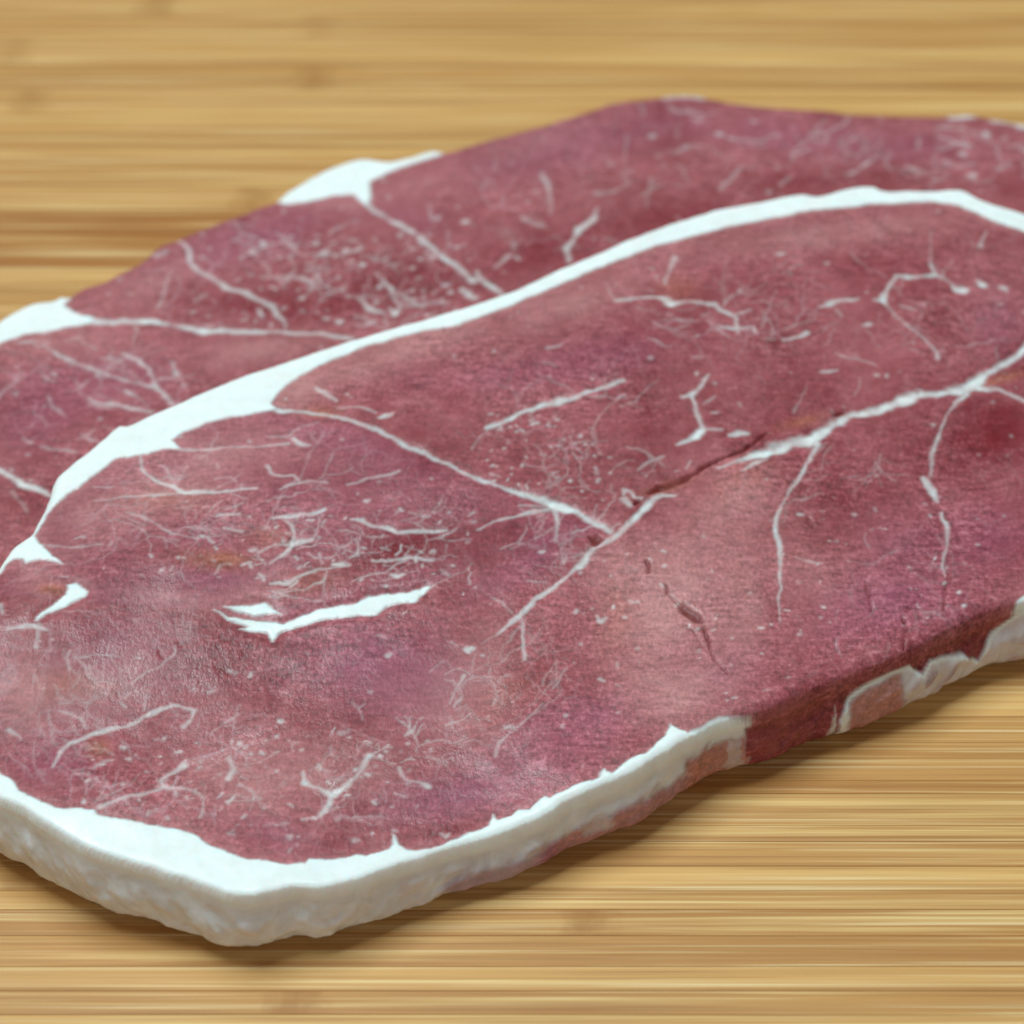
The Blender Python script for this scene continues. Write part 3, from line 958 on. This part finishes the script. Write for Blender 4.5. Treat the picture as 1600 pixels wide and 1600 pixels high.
CRACKS = [
 [(1008,874,8),(1012,884,10),(1012,893,8)],[(1041,913,6),(1044,924,7)],[(1048,929,4),(1060,942,5)],
 [(1100,975,6),(1105,995,7),(1110,1012,6),(1117,1030,5),(1135,1052,3)],[(1070,977,3),(1085,987,3),(1100,1012,3)],
 [(1012,771,5),(1030,763,11),(1050,757,11),(1075,747,9),(1100,732,7),(1125,717,5),(1162,702,6),(1200,677,4)],[(992,787,6),(998,781,5)],
 [(1355,907,3),(1357,940,4),(1362,955,3)],[(1440,932,4),(1422,945,4),(1417,955,3)],[(1410,967,4),(1415,985,3),(1412,1010,2)],[(1330,897,3),(1332,910,2)],
 [(1482,895,3),(1477,940,3),(1475,957,3)],[(1262,812,4),(1270,827,3)],[(249,1018,4),(256,1028,5)],[(281,1001,5),(284,1008,4)],[(1305,648,6),(1318,645,6)],
 [(925,844,9),(931,843,9),(927,850,6)],[(1478,800,3),(1481,812,3)],[(1457,745,5)],
]
CRACK_POLY = [[(1059,941),(1072,942),(1090,955),(1099,971),(1085,971),(1070,960)], [(920,837),(932,835),(940,842),(930,854),(922,847)]]
SLITS = [[(292,870,4),(310,874,7),(335,880,8),(358,887,6)],[(350,865,5),(372,866,6),(390,872,5)],[(150,1165,6),(162,1178,8)],[(75,920,7),(88,922,6)]]

# ------------------------------------------------------------------ front slice
def plan_at(pts, h):
    return plan(np.array(pts, float), h)


c_plan = plan_at(CONTACT, lambda x, y: np.full_like(x, 0.0008))
b_plan = plan_at(BACK, lambda x, y: front_top(x, y) - 0.0007)
outline = np.vstack([c_plan, b_plan])
u_val = np.array([p[0] for p in CONTACT] + [1700.0] * 3 + [-60.0] * (len(BACK) - 3))


def edge_radius(u, is_front):
    if not is_front:
        return 0.0021
    return float(np.interp(u, [-20, 640, 760, 1000, 1120, 1200, 1290, 1400, 1600, 1800], [.0013, .0013, .0016, .0018, .0020, .0026, .0026, .0024, .0022, .003]))


rad = np.array([edge_radius(p[0], True) for p in CONTACT] + [edge_radius(0, False)] * len(BACK))
front = Slice(0.00026, outline, u_val, rad, front_top, front_base, front_thick)

seam_plan = plan_at([(430, 640), (500, 646), (600, 677), (690, 721), (819, 772), (953, 829)], front_top)
low_plan = plan_at([(-200, 930), (120, 940), (340, 955), (450, 970), (580, 945), (670, 915), (760, 870), (953, 829), (1010, 785), (1160, 716), (1280, 675), (1440, 615), (1525, 597), (1640, 520), (1900, 400)], front_top)


def front_region(x, y):
    low = y < np.interp(x, low_plan[:, 0], low_plan[:, 1])
    right = x > np.interp(-y, -seam_plan[:, 1], seam_plan[:, 0])
    return np.where(low, 2, np.where(right, 1, 0))



front.poly([(p[0], p[1] - 60) for p in BACK[3:43]] + [(-60, 860), (-60, 905)] + RIM_IN[::-1], 1, 0.00034)
front.poly(EDGE_IN + [(1130, 1330), (800, 1500), (430, 1600), (100, 1530), (-160, 1400)], 2, 0.00034)
front.poly([(1600, 930), (1580, 945), (1560, 962), (1700, 1080), (1900, 1000), (1900, 780), (1760, 850), (1660, 905)], 3, 0.0003, value=.95)
front.poly(SEAM_BLOB, 9, 0.00034); front.poly(SEAM_LOBE, 9, 0.00034); front.poly(CORNER_BLOB, 8, 0.00034)
for ident, strands in SEAMS.items():
    for k, pts in strands:
        front.vein(pts, ident, k, {11: 1.0, 12: .92, 10: .85}.get(ident, .74))
for k, pts in MINOR:
    front.vein(pts, 50, k)
front.specks(230, 5, k=(.15, .5))
front.specks(110, 6, region=[(120, 1130), (640, 1320)], k=(.15, .55))
front.specks(80, 8, region=[(260, 780), (740, 930)], k=(.15, .6), length=0.0006)
front.specks(55, 9, region=[(760, 640), (960, 780)], k=(.25, .6))
front.specks(30, 10, region=[(880, 830), (1600, 1010)], k=(.3, .7), ident=50, length=.0002)
front.veinlets(34, 41, (320, 780), (230, 70), -6, 18, k=(.18, .5), branch=.2)
front.veinlets(26, 42, (520, 870), (170, 55), -13, 10, k=(.3, .7), branch=.15)
front.veinlets(26, 43, (330, 1220), (230, 80), 0, 70, k=(.2, .55), step=(6, 12), branch=.3)
front.veinlets(14, 44, (570, 1190), (130, 80), -30, 50, step=(6, 12), branch=.4)
front.veinlets(16, 45, (90, 1080), (90, 100), 70, 24, k=(.15, .4))
front.veinlets(18, 46, (1380, 480), (210, 90), 10, 45, k=(.15, .45), branch=.2)
front.veinlets(18, 47, (880, 710), (130, 80), -35, 40, k=(.2, .5))
front.veinlets(16, 48, (1080, 500), (120, 45), -5, 40, k=(.2, .5))
front.veinlets(22, 49, (780, 1070), (120, 80), -50, 25, k=(.2, .5))
front.veinlets(20, 50, (1360, 840), (200, 110), 80, 30, k=(.15, .4))
front.veinlets(22, 51, (840, 850), (80, 50), -35, 22, k=(.25, .6))
for c in CRACKS:
    front.vein(c, 0, 1.1, 0.60, 'crack', 0.8)
for c in CRACK_POLY:
    front.poly(c, 0, 0.0005, 'crack', .8)
front.relief -= 0.0006 * front.crack
deep = front.crack.copy()
for c in SLITS:
    front.vein(c, 0, .5, 0.9, 'crack', 0.6)
# a pale loose flap on the left
flap = np.zeros_like(front.X)
front.flapf = flap
front.poly([(110, 1000), (170, 985), (230, 985), (272, 998), (278, 1012), (258, 1030), (225, 1052), (203, 1074), (160, 1092), (120, 1090), (105, 1050)], 0, 0.0016, 'flapf')
front.relief += 0.00010 * front.flapf
front.relief += 0.00022 * front.fat * (front.owner > 0) - 0.00010 * (front.fat > 0.5) * (front.owner >= 10)
front.relief += 0.00010 * fnoise(front.X * .8 + front.Y * .6, front.Y * .8 - front.X * .6, 0.006, 71, 3)
front.blob('pale', [(1010, 975, 70, 110, 20, .72), (1110, 870, 140, 90, -20, .38), (1060, 1080, 80, 55, -10, .8), (1130, 1000, 70, 70, 0, .35), (1150, 770, 70, 45, -20, .4), (170, 800, 130, 60, -25, .55), (360, 720, 150, 36, -8, .45),
                    (600, 560, 150, 30, -20, .55), (470, 610, 45, 28, -20, .6), (900, 470, 140, 32, -20, .5), (1300, 365, 220, 26, -6, .45), (720, 1080, 75, 70, 40, .45),
                    (760, 1010, 60, 40, -30, .3), (500, 1210, 170, 80, 10, .34), (350, 1240, 130, 60, 10, .3), (220, 1040, 60, 45, -30, .45), (350, 690, 110, 30, -8, .35),
                    (400, 920, 60, 35, -20, .5), (280, 935, 70, 16, 10, .55), (60, 900, 45, 35, 0, .4), (40, 1080, 40, 90, 0, .3), (1260, 880, 60, 90, 0, .25), (300, 790, 120, 40, 0, .3),
                    (1560, 480, 60, 60, 0, .2), (960, 880, 40, 50, 0, .3)])
front.poly([(943, 890), (1000, 845), (1100, 815), (1190, 870), (1200, 980), (1160, 1075), (1100, 1118), (1052, 1122), (1003, 1045), (962, 970)], 0, 0.0024, 'pale', .50)
front.blob('dark', [(660, 850, 110, 34, -8, .62), (560, 885, 110, 26, -15, .38), (1330, 755, 95, 55, 0, .42), (1550, 680, 75, 45, -10, .55), (330, 1035, 110, 38, 0, .45), (870, 745, 100, 45, 20, .22),
                    (1180, 455, 130, 36, -10, .22), (1400, 430, 90, 40, 10, .28), (640, 670, 80, 30, 20, .18), (770, 850, 60, 24, -20, .3), (120, 1010, 50, 30, 20, .25), (700, 1300, 90, 12, -15, .4),
                    (260, 870, 80, 24, 10, .22), (1290, 830, 60, 50, 0, .3), (1190, 680, 50, 12, -25, .3), (1000, 640, 80, 50, 0, .12), (430, 1010, 100, 30, 0, .2), (930, 1060, 40, 60, 30, .2)])
front.blob('pale', [(1400, 860, 130, 110, 0, .16)])
front.blob('purple', [(1420, 850, 120, 90, 0, .45), (600, 1040, 150, 70, 10, .75), (720, 1240, 150, 40, -14, .7), (900, 1140, 100, 50, -20, .75), (1400, 945, 110, 45, 0, .55), (1560, 830, 70, 60, 0, .4), (820, 880, 90, 30, -30, .6),
                      (930, 560, 130, 40, -10, .45), (1130, 1040, 70, 50, 0, .45), (1560, 500, 50, 60, 0, .5), (340, 905, 60, 16, 0, .5), (250, 1030, 50, 40, 0, .4), (540, 690, 90, 22, 20, .35),
                      (170, 1010, 60, 50, 0, .4), (420, 1300, 90, 30, 20, .4), (80, 1190, 80, 40, 0, .4), (1300, 990, 90, 30, -10, .3), (650, 590, 80, 30, 0, .3), (760, 590, 60, 25, 0, .35)])
front.blob('warm', [(965, 950, 30, 60, 10, .16), (1160, 745, 60, 25, -20, .12), (320, 875, 50, 14, 8, .55), (360, 870, 40, 10, 8, .35), (155, 1170, 18, 14, 0, .5), (82, 920, 22, 10, 0, .5),
                    (500, 645, 30, 10, 0, .4), (790, 1090, 70, 40, -35, .15), (110, 1070, 60, 22, 0, .25), (1045, 760, 40, 8, -15, .5), (1060, 450, 30, 20, 0, .3),
                    (500, 905, 70, 22, -15, .3), (420, 840, 40, 20, 0, .25), (1250, 660, 40, 8, -15, .4), (1570, 590, 40, 8, -15, .5), (250, 780, 90, 20, 0, .18)])
front.groove(0.00055, 0.9)
_reg = front_region(front.X, front.Y)
front.pale = front.pale + 0.04 * (_reg == 0) + 0.04 * (_reg == 1)
front.purple = front.purple + 0.16 * (_reg == 0)
_u = front.ol[front.near, 2]
_lip = sstep(1036, 1050, _u) * sstep(1170, 1158, _u) * sstep(0.0005, -0.0002, front.sdf - np.interp(_u, [1040, 1100, 1166], [.0012, .0009, .0001]) + 0.0004 * fnoise(front.X, front.Y, 0.003, 301, 3)) * (front.sdf < 0.012)
front.owner[(_lip > front.fat) & (_lip > .45)] = 2
front.fat = np.maximum(front.fat, _lip)
front.halo(.7, 1.3)
front.blob('web', [(330, 800, 260, 80, -15, .7), (520, 870, 200, 60, -12, .5), (300, 1210, 260, 90, 10, .75), (560, 1210, 120, 80, 0, .5), (100, 1080, 120, 100, 0, .6), (850, 700, 120, 80, 0, .35),
                   (1350, 480, 220, 80, 0, .45), (760, 1080, 120, 80, 0, .3), (1080, 500, 120, 50, 0, .3)])
for k in ('pale', 'dark', 'purple', 'warm'):
    setattr(front, k, np.clip(getattr(front, k), 0, .92))
front.crack = np.clip(front.crack, 0, 1)


def front_side(u, h, x, y, top):
    n1 = fnoise(x * 1.0 + 3.1, h * 0.014 + y, 0.0045, 131, 3)
    n2 = fnoise(x + 1.7, h * 0.014 + y, 0.0016, 137, 2)
    uu = u + 24 * n1 + 7 * n2
    hh = h + 0.10 * n2
    g = lambda a, b, s=8.0: sstep(a - s, a + s, uu) * sstep(b + s, b - s, uu)
    fat = np.ones_like(u); rind = sstep(0.0, .16, h) * 0.9
    pale = np.zeros_like(u); dark = np.zeros_like(u); purple = np.zeros_like(u); warm = np.zeros_like(u)
    ow = np.where(u < -40, 1, 2)
    # purple bruise on the fat
    m = g(690, 860, 18) * sstep(.22, .55, hh) * sstep(1.08, .78, hh)
    fat = fat * (1 - .62 * m); purple = np.maximum(purple, .75 * m); pale = np.maximum(pale, .25 * m)
    # pink flesh showing under the fat
    m = g(835, 1070, 16) * sstep(.28, .48, hh + .12 * n1)
    fat = fat * (1 - .86 * m) ; pale = np.maximum(pale, .6 * m); purple = np.maximum(purple, .1 * m)
    m = g(900, 960, 10) * sstep(.2, .4, hh) * sstep(.75, .55, hh)
    fat = np.maximum(fat, .55 * m)
    m = g(1060, 1160, 8) * sstep(.12, .26, hh + .1 * n1)
    fat = fat * (1 - .92 * m); pale = np.maximum(pale, .75 * m); warm = np.maximum(warm, .45 * m)
    m = sstep(10, 4, np.abs(uu - 1141 + 6 * h) - 1 - 11 * h) * sstep(.02, .15, hh) * sstep(1.0, .7, hh)
    fat = np.maximum(fat, .48 * m); purple = np.maximum(purple, .4 * m)
    # bare red flesh
    m = g(1158, 1300, 5)
    fat = fat * (1 - m); dark = np.maximum(dark, .38 * m); pale = pale * (1 - m); warm = warm * (1 - m); rind = rind * (1 - m)
    # torn skin hanging over the right part
    h0 = np.interp(u, [1290, 1312, 1345, 1375, 1408, 1424, 1436, 1455, 1490, 1512, 1530, 1560, 1600], [.62, .20, .06, .02, .06, .27, .12, .20, .34, .55, .30, .10, -.1]) + 0.05 * n1
    m = sstep(1293, 1300, u)
    cover = m * sstep(h0 - .03, h0 + .03, h)
    rim = np.maximum(cover * sstep(h0 + .14, h0 + .05, h), m * sstep(1318, 1306, u) * cover)
    brown = cover * (1 - rim) * sstep(1306, 1316, u) * sstep(1402, 1388, u) * sstep(.98, .9, h)
    bare = m * (1 - cover)
    fat = np.where(m > .01, np.maximum(cover * .80, rim), fat)
    fat = fat * (1 - .85 * brown)
    pk = m * sstep(.25, .5, n1) * .45 * (1 - rim)
    fat = fat * (1 - pk)
    rind = np.maximum(rind * (1 - m), cover * (1 - rim * .8))
    dark = np.maximum(dark * (1 - cover), .38 * bare)
    pale = np.maximum(pale, .7 * brown); warm = np.maximum(warm, .35 * brown)
    ow = np.where(u > 1293, 60, ow)
    low = .0017 * sstep(.70, 1.0, h) ** 1.5
    off = 0.0009 * np.sin(math.pi * np.clip(h, 0, 1)) ** .8 + 0.00070 * n1 + 0.00030 * n2 - low + 0.00055 * cover
    off *= sstep(-.05, .45, h)
    # keep the top of the wall in step with the upper face
    b = sstep(.0, .10, h)
    mixk = lambda v, k: top[k] * (1 - b) + v * b
    at = dict(fat=mixk(fat, 'fat'), pale=mixk(pale, 'pale'), dark=mixk(dark, 'dark'), purple=mixk(purple, 'purple'), warm=mixk(warm, 'warm'),
              rind=mixk(rind, 'rind'), crack=mixk(0 * fat, 'crack'), web=0.15 + 0 * fat, fibre=top['fibre'])
    return off, at, ow


front.fibre = (front_region(front.X, front.Y) == 2).astype(float)
front_root = bpy.data.objects.new('ham_slice', None)
scene.collection.objects.link(front_root)
front_root['label'] = 'whole front ham slice with thick white fat edge lying over the other slice'
front_root['category'] = 'ham slice'
names = {1: 'fat_rim', 2: 'fat_edge', 3: 'fat_edge', 50: 'marbling', 60: 'torn_skin', 1000: 'lean_muscle', 1001: 'lean_muscle', 1002: 'lean_muscle'}
names.update({k: 'fat_seam' for k in [8, 9] + list(SEAMS)})
part_label = {1: 'white fat rim along the rear edge of the front slice', 2: 'thick cream fat edge at the front corner', 60: 'torn tan skin on the right front side',
              1000: 'striped lean muscle left of the diagonal seam', 1001: 'red lean muscle behind the long white seam', 1002: 'large lean muscle along the front edge'}
for ident, o in front.build(front_root, names, front_side, front_region):
    if ident == 50:
        o['kind'] = 'stuff'
    if ident in part_label:
        o['label'] = part_label[ident]

# ------------------------------------------------------------------ rear slice
R_OUT = [(-150, 640), (-95, 575), (-40, 530), (0, 502), (37, 480), (57, 474), (82, 471), (95, 462), (105, 465), (125, 452), (162, 440), (187, 427), (212, 414), (232, 397), (250, 383), (277, 374), (312, 360),
         (350, 345), (400, 325), (432, 315), (445, 304), (475, 285), (512, 265), (550, 252), (575, 249), (607, 253), (637, 247), (675, 237), (692, 239),
         (712, 235), (750, 222), (800, 209), (850, 195), (900, 180), (950, 163), (1000, 156), (1037, 152), (1070, 149), (1100, 152), (1150, 162),
         (1200, 168), (1275, 172), (1350, 180), (1450, 182), (1482, 181), (1520, 180), (1550, 187), (1600, 196), (1690, 215), (1760, 250), (1790, 290)]
R_HID = [(1745, 345), (1640, 370), (1500, 395), (1200, 450), (1000, 510), (800, 600), (600, 670), (400, 740), (250, 830), (120, 930), (20, 970), (-70, 945), (-140, 850), (-165, 740)]
r_out = plan_at(R_OUT, lambda x, y: rear_top(x, y) - 0.0007)
r_hid = plan_at(R_HID, rear_top)
R_FAT1 = [(-200, 480), (-60, 470), (0, 470), (90, 440), (106, 458), (108, 467), (98, 478), (108, 486), (126, 492), (150, 498), (140, 505), (110, 512), (90, 515), (60, 521), (40, 522), (0, 537), (-60, 575), (-120, 640), (-160, 720), (-260, 700)]
R_FAT2 = [(436, 318), (430, 290), (512, 225), (575, 215), (690, 215), (694, 240), (675, 246), (650, 255), (600, 272), (577, 285), (578, 303), (575, 322), (566, 318), (551, 304), (520, 307), (485, 315), (450, 320)]
R_SEAMS = {
 10: [(.95, [(120,495,12),(150,502,10),(180,503,8),(215,502,10),(235,500,8),(270,508,6),(300,513,9),(320,517,10),(350,516,9),(400,518,8),(450,520,6),(500,522,6),(550,528,6)]), (.6,[(212,503,6),(214,515,6),(210,532,4)])],
 11: [(.8, [(280,377,6),(297,390,8),(297,410,10),(312,425,7),(337,437,6),(357,452,8),(387,457,7),(400,467,7),(420,477,8),(432,490,11),(445,500,7),(448,514,6)]), (.5,[(245,398,9),(262,392,6)])],
 12: [(.9, [(574,312,11),(577,322,9),(588,332,6),(605,342,6),(625,352,7),(650,365,7),(670,382,7),(690,400,7),(710,412,8),(725,428,8),(738,439,10)]), (.8, [(745,432,8),(762,442,8),(782,458,8)]), (.9,[(722,450,7),(730,458,9),(742,466,7)])],
 13: [(.85, [(595,437,8),(607,447,9),(617,465,6),(625,477,8),(615,492,10)]), (.85,[(562,467,6),(577,482,9),(600,490,5)]), (.6,[(625,478,5),(662,475,5),(700,472,4)])],
 14: [(.85, [(935,325,4),(927,342,7),(905,357,11),(898,372,7),(885,387,12),(890,407,9)])],
 15: [(.6, [(845,270,7),(857,292,7),(862,317,6),(858,335,4)])],
 16: [(.8, [(87,550,5),(105,562,6),(125,569,5),(145,576,8),(170,587,5),(195,595,4),(237,605,5)]), (.85,[(192,552,7),(215,562,6),(230,575,7),(237,592,6),(245,605,9),(255,617,7),(267,631,9)])],
 17: [(.8, [(140,622,5),(150,630,6),(182,632,7),(200,637,6),(237,644,7)])],
 18: [(1, [(-60,708,8),(0,735,9),(20,747,10),(37,757,11),(55,762,10),(79,773,6)]), (.6,[(17,767,5),(37,790,5),(45,800,4)])],
}
R_MINOR = [(.7,[(270,565,6),(277,585,10)]),(.5,[(62,532,5),(75,545,4),(87,550,4)]),(.5,[(25,615,7)]),(.5,[(70,635,6)]),(.5,[(60,580,4),(80,597,5)]),(.6,[(37,685,5),(50,692,7)]),
 (.6,[(65,697,5),(80,704,5),(100,702,6),(117,706,5)]),(.6,[(45,710,6)]),(.6,[(795,400,8),(775,417,5)]),(.5,[(815,340,5),(842,352,6)]),(.55,[(1125,210,10)]),
 (.4,[(1020,280,6),(1010,325,4)]),(.45,[(1125,295,6),(1140,280,6),(1160,260,5)]),(.4,[(1020,212,9)]),(.4,[(1282,207,8)]),(.6,[(1540,210,11)]),(.5,[(1570,217,8)]),(.5,[(1505,240,9)]),
 (.5,[(1520,275,10)]),(.5,[(1532,300,6)]),(.85,[(1040,152,7),(1070,150,9),(1098,153,7)]),(.85,[(1482,182,7),(1505,182,9),(1525,183,7)]),(.85,[(1552,189,7),(1580,193,9),(1620,202,9)]),
 (.6,[(507,395,8)]),(.6,[(542,393,9)]),(.7,[(565,413,10)]),(.5,[(587,403,8)]),(.6,[(487,450,8)]),(.6,[(472,467,7)]),(.6,[(530,503,10)]),(.5,[(655,435,8)]),(.4,[(700,445,8)]),(.5,[(420,430,8),(418,415,6)]),
 (.6,[(407,452,5)]),(.5,[(265,425,5),(255,470,6),(248,480,5)]),(.4,[(380,395,5),(378,380,4)]),(.5,[(683,340,8)]),(.5,[(728,347,9)]),(.4,[(670,320,6),(675,345,7)]),(.4,[(762,280,6),(755,295,5)]),
 (.35,[(955,255,8)]),(.3,[(1075,230,10)]),(.3,[(1200,300,8)]),(.4,[(1220,290,6),(1235,275,5)]),(.35,[(1340,245,6)]),(.4,[(1455,293,6)]),(.4,[(307,470,5),(320,460,4)])]
ro = np.vstack([r_out, r_hid])
rear = Slice(0.00042, ro, np.full(len(ro), -60.0), np.array([0.0020] * len(r_out) + [0.0034] * len(r_hid)), rear_top, rear_base, rear_thick)
rear.poly(R_FAT1, 1, 0.0003); rear.poly(R_FAT2, 2, 0.0003)
for ident, strands in R_SEAMS.items():
    for k, pts in strands:
        rear.vein(pts, ident, k)
for k, pts in R_MINOR:
    rear.vein(pts, 50, k)
rear.specks(200, 15, size=(.0002, .0005), k=(.2, .55))
rear.specks(110, 16, size=(.0002, .0006), region=[(380, 370), (760, 510)], k=(.3, .75), ident=50)
rear.veinlets(24, 61, (520, 430), (230, 60), 25, 45, k=(.25, .7), width=(3, 6), branch=.4)
rear.veinlets(24, 62, (130, 610), (180, 80), 15, 35, k=(.25, .65), width=(2.5, 5))
rear.veinlets(22, 63, (1000, 260), (260, 70), -40, 45, k=(.2, .5), width=(3, 6))
rear.veinlets(25, 64, (1420, 240), (190, 45), 0, 60, k=(.2, .5), width=(3, 6))
rear.relief += 0.00022 * rear.fat * (rear.owner > 0) + 0.00012 * fnoise(rear.X * .8 + rear.Y * .6, rear.Y * .8 - rear.X * .6, 0.006, 171, 3)
rear.blob('dark', [(560, 460, 150, 40, -15, .5), (420, 470, 60, 30, 0, .3), (830, 400, 110, 40, -20, .5), (1050, 340, 150, 30, -15, .45), (1280, 285, 140, 20, 0, .4), (1590, 300, 60, 30, 20, .4), (350, 470, 70, 20, 0, .35), (60, 780, 60, 40, -20, .3), (150, 660, 90, 20, -20, .2)])  # shade beside the covering slice, put into the flesh colour
rear.blob('purple', [(400, 370, 140, 36, -20, .6), (880, 230, 180, 40, -14, .55), (1300, 220, 260, 30, 4, .5), (150, 600, 150, 50, -10, .5), (650, 340, 90, 30, 20, .3), (60, 660, 70, 60, 0, .4)])
rear.blob('pale', [(240, 440, 110, 24, -22, .3), (100, 540, 110, 24, -5, .3), (400, 545, 110, 22, -8, .45), (540, 318, 60, 12, -4, .4), (850, 225, 110, 26, -16, .3), (640, 290, 60, 20, -10, .25)])
rear.pale = rear.pale + 0.12
rear.groove(0.0005, 1.1)
rear.halo(.6, 1.5)
rear.blob('web', [(500, 430, 260, 70, -10, .8), (130, 620, 180, 80, 0, .7), (900, 300, 250, 70, -15, .4), (1400, 240, 200, 50, 0, .35)])
for k in ('pale', 'dark', 'purple'):
    setattr(rear, k, np.clip(getattr(rear, k), 0, .9))


def rear_side(u, h, x, y, top):
    n1 = fnoise(x, h * 0.01 + y, 0.005, 231, 3)
    off = (0.0006 * np.sin(math.pi * h) + 0.0004 * n1) * sstep(0, .12, h)
    b = sstep(.3, .8, h)
    at = {k: top[k].copy() for k in top}
    at['fat'] = np.clip(at['fat'] + .25 * b * (n1 > .1), 0, 1)
    at['rind'] = top['fat'] * sstep(0, .2, h)
    return off, at, np.where(top['fat'] > .5, np.where(x < c_split, 1, 2), 0)


c_split = float(plan_at([(250, 420)], rear_top)[0, 0])
rs_plan = plan_at([(570, 300), (590, 332), (650, 365), (700, 405), (780, 460), (900, 560)], rear_top)
rl_plan = plan_at([(-300, 480), (90, 490), (215, 502), (320, 517), (550, 528), (900, 545), (1900, 600)], rear_top)


def rear_region(x, y):
    low = y < np.interp(x, rl_plan[:, 0], rl_plan[:, 1])
    right = x > np.interp(-y, -rs_plan[:, 1], rs_plan[:, 0])
    return np.where(right, 1, np.where(low, 2, 0))


rear_root = bpy.data.objects.new('ham_slice', None)
scene.collection.objects.link(rear_root)
rear_root['label'] = 'partly covered ham slice lying flat on the board behind the other slice'
rear_root['category'] = 'ham slice'
names = {1: 'fat_edge', 2: 'fat_edge', 50: 'marbling', 1000: 'lean_muscle', 1001: 'lean_muscle', 1002: 'lean_muscle'}
names.update({k: 'fat_seam' for k in R_SEAMS})
for ident, o in rear.build(rear_root, names, rear_side, rear_region):
    if ident == 50:
        o['kind'] = 'stuff'
for r in (front_root, rear_root):
    r['group'] = 'two ham slices'
